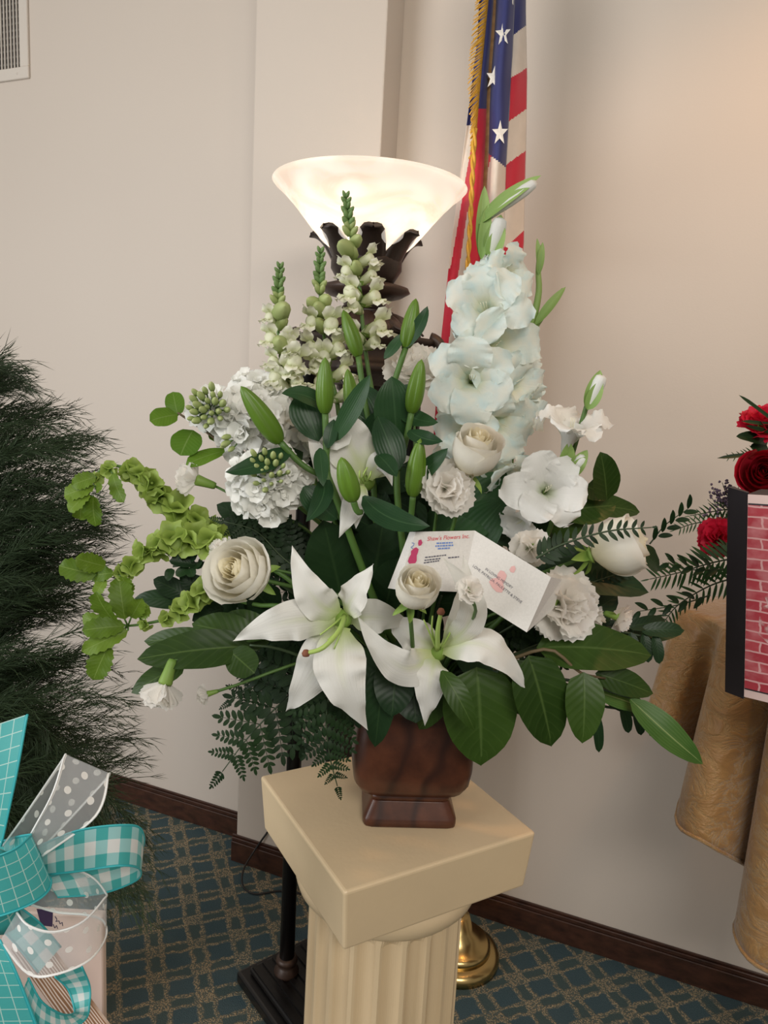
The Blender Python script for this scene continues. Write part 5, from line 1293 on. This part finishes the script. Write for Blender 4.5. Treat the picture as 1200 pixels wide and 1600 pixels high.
def pairs(p0, p1, n, Y, ln, w_, down=0., grow=0.0):
    out = []
    for k in range(n):
        f = (k + .5) / n; x, y = p0[0] + (p1[0] - p0[0]) * f, p0[1] + (p1[1] - p0[1]) * f
        dx, dy = p1[0] - p0[0], p1[1] - p0[1]; L = math.hypot(dx, dy); dx, dy = dx / L, dy / L
        for s in (-1, 1):
            l = ln * (1 - grow * f)
            out.append(((x, y, Y), (x + (dx * .5 - dy * s * .85) * l, y + (dy * .5 + dx * s * .85 + down) * l, Y - .01 * s), w_ * (1 - grow * f * .7)))
    out.append(((p1[0], p1[1], Y), (p1[0] + dx * ln * .9, p1[1] + dy * ln * .9, Y), w_ * .8))
    return out
sprig('myrtle', 'sprig of small oval leaflets below the peach spray carnation at right', 'foliage', [(850, 1010, AY - .06), (940, 985, AY - .08), (1030, 1000, AY - .1)],
      [((x, 985 + .1 * (x - 960), AY - .1), (x + 8, 1030 + .12 * (x - 960), AY - .11), 20) for x in (960, 985, 1005, 1022)] + [((1000, 985, AY - .1), (1068, 985, AY - .1), 26), ((980, 980, AY - .1), (1040, 970, AY - .08), 24)], L_DARK, prof='oval')
sprig('myrtle', 'sprig of small oval leaflets hanging below the broad lemon leaves', 'foliage', [(850, 1060, AY - .06), (930, 1100, AY - .08), (1000, 1110, AY - .08)],
      [((x, 1100 + .15 * (x - 975), AY - .09), (x + 10, 1146 + .18 * (x - 975), AY - .1), 19) for x in (972, 992, 1010)] + [((930, 1110, AY - .08), (936, 1176, AY - .08), 18), ((945, 1095, AY - .08), (1015, 1120, AY - .08), 22)], L_DARK, prof='oval')
# ------------------------------------------------------------------ leatherleaf ferns
def pinna(seed):
    rs = random.Random(seed); gs = []
    n = 6
    for k in range(n):
        t = (k + .6) / (n + .6); l = .25 * (1 - t) ** .6 + .09
        for s in (-1, 1):
            b = V3((0, t, 0)); e = V3((s * l * .82, t + l * .55, rs.uniform(-.03, .03)))
            gs.append(blade([b, b.lerp(e, .5) + V3((0, 0, .03)), e], l * .46, (0, 0, 1), 'oval', nu=2, nv=5))
    gs.append(blade([(0, .88, 0), (0, 1.0, .01), (0, 1.12, 0)], .10, (0, 0, 1), 'oval', nu=2, nv=4))
    gs.append(tube([(0, 0, -.003), (0, .9, -.003)], .012, .006, 3, 4))
    return join(gs)
PINNA = [mk(pinna(s), L_FERN) for s in range(3)]
DBL = [mk(blade([(0, 0, 0), (0, .5, .06), (0, 1, -.04)], .34, (0, 0, 1), 'lance', nu=2, nv=6), L_FERN)]
def fern(label, path, Y, n, lpx, mats=PINNA, group='leatherleaf fern fronds', nrm=None, grow=.75, start=.18, name='fern_frond', vase=True):
    t = thing(name, label, 'fern', Q(*path[0], Y), group)
    sp = cat([Q(*p, Y) for p in path], 60); nn = V3(nrm or (0, -1, .35)).normalized()
    wpart('rachis', tube(([VM_] if vase else []) + sp[::6], .0018, .0007, 20, 5), M_STEMD, t)
    rs = random.Random(label)
    for k in range(n):
        f = start + (1 - start) * k / n; j = int(f * 59); c = sp[j]; tn = (sp[j + 1] - sp[j]).normalized()
        sdv = tn.cross(nn).normalized()
        l = PXM(lpx, Y) * (1 - grow * ((f - start) / (1 - start)) ** 1.2) * rs.uniform(.85, 1.1)
        for s in (-1, 1):
            d = (sdv * s * .9 + tn * .62 + nn * rs.uniform(-.25, .1)).normalized()
            z_ = (nn - d * nn.dot(d)).normalized(); x = d.cross(z_)
            M = Matrix(((x.x * l, d.x * l, z_.x * l, c.x), (x.y * l, d.y * l, z_.y * l, c.y), (x.z * l, d.z * l, z_.z * l, c.z), (0, 0, 0, 1)))
            part('pinna', mats[rs.randrange(len(mats))], t, M)
    c = sp[-1]; d = (sp[-1] - sp[-4]).normalized(); z_ = (nn - d * nn.dot(d)).normalized(); x = d.cross(z_); l = PXM(lpx * .35, Y)
    part('pinna', mats[0], t, Matrix(((x.x * l, d.x * l, z_.x * l, c.x), (x.y * l, d.y * l, z_.y * l, c.y), (x.z * l, d.z * l, z_.z * l, c.z), (0, 0, 0, 1))))
    return t
fern('leatherleaf fern frond hanging down at the left of the vase', [(520, 1050), (450, 1090), (390, 1150), (348, 1205)], AY - .08, 6, 105)
fern('leatherleaf fern frond drooping over the front of the pedestal', [(520, 1060), (510, 1120), (515, 1180), (527, 1228)], AY - .13, 7, 70)
fern('leatherleaf fern frond pointing left above the hanging one', [(520, 1040), (450, 1060), (400, 1070), (362, 1095)], AY - .06, 6, 70)
fern('leatherleaf fern frond behind the open lily at the lower left', [(540, 1010), (470, 1030), (420, 1050), (390, 1075)], AY - .03, 9, 70)
fern('dark fern frond crossing in front of the side-on rose', [(838, 872), (880, 850), (950, 830), (1018, 824)], AY - .185, 15, 30, DBL, grow=.5, start=.05, vase=False)
fern('dark fern frond below the side-on rose at right', [(830, 960), (890, 925), (940, 905), (990, 890)], AY - .08, 14, 28, DBL, grow=.5)
fern('dark fern frond behind the open cream rose', [(480, 900), (440, 870), (400, 830), (350, 815)], AY - .05, 9, 66)
fern('dark fern frond deep in the left of the arrangement', [(540, 960), (470, 900), (430, 850), (400, 800)], AY - .01, 9, 80)
fern('dark fern frond under the card at the right', [(720, 1000), (790, 960), (850, 930), (900, 880)], AY - .03, 10, 70)
fern('dark fern frond over the right rim of the arrangement', [(760, 1040), (860, 1000), (950, 980), (1010, 1000)], AY - .04, 9, 60)
# dark filler branches deep inside, behind the blooms
rs = random.Random(77)
SPOT = [('between the snapdragons and the lily buds', (520, 760), (460, 690)), ('behind the ruffled carnation', (660, 820), (640, 740)), ('behind the cream stock', (450, 880), (400, 820)),
        ('below the open cream rose', (450, 980), (370, 950)), ('under the florist card', (720, 1020), (780, 950)), ('behind the spray carnation above the card', (800, 920), (840, 830)),
        ('above the vase rim on the left', (560, 1090), (500, 1040)), ('above the vase rim on the right', (710, 1100), (780, 1030)), ('behind the small cream rose', (620, 930), (600, 860)),
        ('right of the big pinkish carnation', (840, 1000), (930, 960)), ('behind the half open lily', (600, 840), (560, 730)), ('in the heart of the arrangement', (640, 960), (680, 850)), ('under the second open lily', (650, 1080), (700, 1040)), ('left of the big open lily', (500, 1020), (430, 960))]
for nm, a, b in SPOT:
    lv = []
    for k in range(9):
        f = rs.random(); x, y = a[0] + (b[0] - a[0]) * f, a[1] + (b[1] - a[1]) * f; an = rs.uniform(0, 6.28); l = rs.uniform(55, 95)
        Y = AY + rs.uniform(-.01, .08)
        lv.append(((x, y, Y), (x + l * cos(an), y + l * sin(an) * .9, Y - rs.uniform(-.02, .03)), rs.uniform(40, 62), dict(nrm=(rs.uniform(-.5, .5), -1, rs.uniform(0, .8)))))
    sprig('filler_leaf_branch', 'dark leafy branch ' + nm, 'foliage', [(a[0], a[1], AY + .03), (b[0], b[1], AY + .03)], lv, L_DARK, group='dark filler branches')

# ------------------------------------------------------------------ florist card
def papermat():
    m, nt, b = newmat('speckled_card'); tc = N(nt, 'TexCoord')
    c = mixc(nt, noise_(nt, 420, 3, tc.outputs['Object']), (.60, .58, .54), (.76, .73, .69))
    nt.links.new(c, b.inputs['Base Color']); b.inputs['Roughness'].default_value = .6
    return m
M_PAPER = papermat()
Yk = AY - .17
def toP(x, y, o, n):                     # pixel -> point on the panel plane
    r = ray(x, y); return CAM + r * ((o - CAM).dot(n) / r.dot(n))
kTL, kTR, kBL = Q(650, 831, Yk + .012), Q(742, 829, Yk + .025), Q(620, 921, Yk - .002)
pn = (kTR - kTL).cross(kBL - kTL).normalized(); pn = -pn if pn.y > 0 else pn
kBR = toP(722, 925, kTL, pn)
rTR = Q(861, 902, Yk - .01)
rn = (rTR - kTR).cross(kBR - kTR).normalized(); rn = -rn if rn.y > 0 else rn
rBR = toP(823, 988, kTR, rn)
card = thing('florist_card', 'folded speckled florist message card with printed greeting standing among the flowers', 'card', kBL)
def quad(name, a, b, c, d, th=.0008):
    o = wpart(name, ([a, b, c, d], [(0, 1, 2, 3)], [(0, 0), (1, 0), (1, 1), (0, 1)]), M_PAPER, card, False)
    m_ = o.modifiers.new('s', 'SOLIDIFY'); m_.thickness = th; m_.offset = -1; return o
quad('address_panel', kBL, kBR, kTR, kTL)
quad('folded_flap', Q(606, 919, Yk + .012), kBL, kTL, Q(640, 831, Yk + .022))
quad('greeting_panel', kBR, rBR, rTR, kTR)
quad('folded_flap', rBR, Q(866, 950, Yk + .02), Q(878, 905, Yk + .02), rTR)
def inks(n, c):
    return MATS[n] if n in MATS else plain(n, c, .6)
def textm(body, shear=0.):
    cu = bpy.data.curves.new('txt', 'FONT'); cu.body = body; cu.size = 1; cu.shear = shear; cu.align_x = 'LEFT'
    o = bpy.data.objects.new('txt', cu); COL.objects.link(o)
    dg = bpy.context.evaluated_depsgraph_get(); dg.update()
    me = bpy.data.meshes.new_from_object(o.evaluated_get(dg)); bpy.data.objects.remove(o)
    return me
def put_text(body, x0, y0, x1, y1, hpx, mat, o, nn, shear=0., name='printed_text'):
    a, b = toP(x0, y0, o, nn), toP(x1, y1, o, nn); X = (b - a); wid = X.length; X.normalize(); Yv = nn.cross(X)
    if Yv.z < 0: Yv = -Yv
    me = textm(body, shear); xs = [v.co.x for v in me.vertices]; w0 = max(xs)
    h = PXM(hpx, a.y) / .70; p = a + nn * .0007
    M = Matrix(((X.x * wid / w0, Yv.x * h, nn.x, p.x), (X.y * wid / w0, Yv.y * h, nn.y, p.y), (X.z * wid / w0, Yv.z * h, nn.z, p.z), (0, 0, 0, 1)))
    me.materials.clear(); me.materials.append(mat)
    return part(name, me, card, M)
I_RED, I_BLUE, I_GREY, I_PINK, I_PALE = inks('ink_red', (.62, .03, .05)), inks('ink_blue', (.14, .24, .55)), inks('ink_grey', (.10, .10, .13)), inks('ink_rose', (.48, .03, .12)), inks('ink_pale_rose', (.72, .42, .40))
put_text("Shaw's Flowers Inc.", 667, 845, 733, 840.5, 6.5, I_RED, kTL, pn, .25)
def dashes(rows, mat, o, nn, name, tk=1.6):
    gs = []
    for (x0, y0, x1, y1) in rows:
        x = x0; rr = random.Random(int(x0 * 7 + y0))
        while x < x1 - 1:
            l = rr.uniform(2, 5); xa, xb = x, min(x1, x + l); f0, f1 = (xa - x0) / (x1 - x0), (xb - x0) / (x1 - x0)
            ya, yb = y0 + (y1 - y0) * f0, y0 + (y1 - y0) * f1
            q = [toP(xa, ya, o, nn), toP(xb, yb, o, nn), toP(xb, yb - tk, o, nn), toP(xa, ya - tk, o, nn)]
            gs.append(([p + nn * .0007 for p in q], [(0, 1, 2, 3)], None)); x += l + 1
    return wpart(name, join(gs), mat, card, False)
dashes([(682, 850, 707, 849), (680, 854.5, 708, 853), (684, 858.5, 703, 857.5)], I_BLUE, kTL, pn, 'small_blue_print', 2.4)
dashes([(664, 872, 698, 868), (663, 876.5, 688, 873.5), (700, 872.5, 717, 871), (662, 880.5, 686, 877)], I_GREY, kTL, pn, 'small_grey_print', 2.0)
def blob(pts, o, nn, mat, name, lift=.0007):
    q = [toP(x, y, o, nn) + nn * lift for x, y in pts]
    return wpart(name, (q, [tuple(range(len(q)))], None), mat, card, False)
blob([(654, 844), (658, 843), (660, 848), (658, 852), (654, 853), (653, 849)], kTL, pn, I_PINK, 'printed_rose')
blob([(646, 857), (650, 855), (654, 858), (653, 863), (651, 868), (651, 876), (648, 881), (641, 883), (637, 877), (639, 871), (642, 866), (642, 861)], kTL, pn, I_PINK, 'printed_rose')
wpart('printed_leaf_line', tube([toP(x, y, kTL, pn) + pn * .0008 for x, y in ((643, 848), (647, 849), (645, 853), (642, 855), (645, 857))], .0004, None, 12, 4), I_BLUE, card)
blob([(799, 885), (804, 884), (806, 889), (803, 895), (798, 894), (796, 890)], kTR, rn, I_PALE, 'pale_printed_rose', .0005)
blob([(782, 891), (788, 893), (792, 899), (790, 905), (786, 912), (788, 919), (784, 926), (776, 925), (769, 918), (764, 909), (768, 904), (776, 903), (778, 896)], kTR, rn, I_PALE, 'pale_printed_rose', .0005)
put_text('IN LOVING MEMORY', 757.5, 890, 800, 920.5, 4.2, I_GREY, kTR, rn)
put_text('LOVE, PATRICIA, PAULETTE & STEVE', 738, 885, 814, 943, 4.2, I_GREY, kTR, rn)

# ------------------------------------------------------------------ red flowers on the table
RG = 'red flowers on the gold table'
tv = V3((Q(1262, 960, 1.36).x, 1.36, TZ + .006))
rv_ = thing('red_flower_bowl', 'dark bowl of red flowers hidden behind the brick print on the table', 'vase', tv)
part('bowl', mk(lathe([(0, 0), (.05, 0), (.055, .01), (.08, .06), (.085, .10), (.078, .10), (.07, .06), (0, .02)], 32), M_FRB), rv_, T(tv))
_vm, VM_ = VM_, tv + V3((0, 0, .085))
rose('deep red rose above the corner of the brick print', (1194, 738, 1.22), D(-.45, .25, 1), 40, 'open', 1, RG)
carnation('red carnation at the top right edge above the red rose', (1196, 660, 1.28), D(-.2, .8, .5), 40, red=1, group=RG)
carnation('red carnation left of the brick print', (1122, 840, 1.30), D(-.5, .1, 1), 32, red=1, group=RG)
sprig('red_arrangement_leaves', 'dark leaves below the upper red carnation', 'foliage', [(1230, 800, 1.3), (1200, 700, 1.3)], [((1200, 690, 1.28), (1150, 682, 1.26), 22), ((1200, 700, 1.29), (1172, 698, 1.28), 18), ((1170, 770, 1.28), (1210, 760, 1.26), 40), ((1150, 770, 1.3), (1190, 800, 1.28), 40), ((1190, 720, 1.32), (1180, 690, 1.32), 24)], L_DARK, group='greenery on the gold table')
gr = thing('grass_blades', 'thin dark grass blades pointing left at the upper right edge', 'grass', tv, 'greenery on the gold table')
for a, b in (((1235, 680), (1154, 617)), ((1240, 670), (1158, 658)), ((1230, 685), (1165, 665)), ((1238, 705), (1120, 716))):
    leaf(gr, (*a, 1.26), (*b, 1.26), 7, L_DARK, 'strap', .03, fold=.2, ruf=0, name='blade')
PF = []
def swordfern(seed):
    gs = [blade([(0, 0, 0), (0, .5, .06), (0, 1, -.05)], .16, (0, 0, 1), 'lance', nu=2, nv=6)]
    return join(gs)
SW = [mk(swordfern(0), leafmat('sword_fern', (.020, .06, .018), (.05, .125, .035), (.10, .20, .08), .4, .15))]
fern('light sword fern frond reaching left toward the side-on rose', [(1160, 870), (1110, 880), (1060, 895), (1015, 905)], 1.27, 17, 44, SW, 'fern fronds of the red flowers', grow=.5, start=.02, vase=False)
fern('sword fern frond arching down over the table edge', [(1160, 900), (1110, 915), (1060, 945), (1035, 975)], 1.30, 15, 34, SW, 'fern fronds of the red flowers', grow=.5, start=.02, vase=False)
fern('sword fern frond left of the red carnation', [(1150, 830), (1120, 815), (1085, 818), (1055, 828)], 1.33, 14, 28, SW, 'fern fronds of the red flowers', grow=.6, start=.02, vase=False)
fern('sword fern frond above the red carnation', [(1160, 790), (1140, 795), (1110, 800), (1078, 806)], 1.34, 12, 26, SW, 'fern fronds of the red flowers', grow=.6, start=.02, vase=False)
fern('sword fern frond beside the deep red rose', [(1200, 710), (1180, 708), (1160, 712), (1128, 715)], 1.34, 10, 20, SW, 'fern fronds of the red flowers', grow=.6, start=.02, vase=False)
def ruscus(label, path, Y):
    t = thing('ruscus', label, 'foliage', Q(*path[0], Y), 'greenery on the gold table')
    sp = cat([Q(*p, Y) for p in path], 20); wpart('stem', tube(sp, .0014, .0007, 1, 5, smooth=False), M_STEMD, t)
    px = [(path[0][0] + (path[-1][0] - path[0][0]) * k / 9, path[0][1] + (path[-1][1] - path[0][1]) * k / 9) for k in range(10)]
    for k in range(1, 10):
        s = -1 if k % 2 else 1
        dx, dy = path[-1][0] - path[0][0], path[-1][1] - path[0][1]; L = math.hypot(dx, dy); dx /= L; dy /= L
        a = (px[k][0], px[k][1], Y); b = (px[k][0] + dx * 18 - dy * s * 15, px[k][1] + dy * 18 + dx * s * 15, Y - .01)
        leaf(t, a, b, 9, L_DARK, 'lance', .1)
    return t
ruscus('thin ruscus twig pointing up left of the red carnation', [(1015, 850), (1040, 820), (1075, 795)], 1.24)
ruscus('thin ruscus twig below the light sword fern', [(1110, 930), (1060, 945), (1000, 955)], 1.24)
ruscus('dark ruscus twig across the light sword fern', [(1130, 890), (1080, 890), (1045, 880)], 1.22)
st = thing('statice', 'airy sprig of tiny grey purple statice beside the brick print', 'flower', Q(1150, 800, 1.28), 'greenery on the gold table')
M_STAT = plain('statice_purple', (.13, .09, .14), .8, vary=.4)
rs = random.Random(3); gs = []; gb = []
for k in range(34):
    a = (1165 + rs.uniform(-15, 10), 800 + rs.uniform(-15, 30)); b = (rs.uniform(1092, 1165), rs.uniform(722, 805))
    if b[1] < 770 - (b[0] - 1090) * .55: continue
    A, B = Q(*a, 1.30), Q(*b, 1.28); gs.append(tube([A, A.lerp(B, .6) + V3((0, 0, -.01)), B], .0007, .0005, 5, 4))
    for q in range(9):
        c = A.lerp(B, .55 + .45 * q / 8) + V3((rs.uniform(-.008, .008), rs.uniform(-.006, .006), rs.uniform(-.006, .008)))
        gb.append(xf(lathe([(0, 0), (.0018, .001), (.0022, .004), (0, .005)], 5), frame(c, (rs.uniform(-1, 1), rs.uniform(-1, 0), 1))))
wpart('branches', join(gs), M_STEMD, st); o = wpart('tiny_blossoms', join(gb), M_STAT, st); o['kind'] = 'stuff'
VM_ = _vm
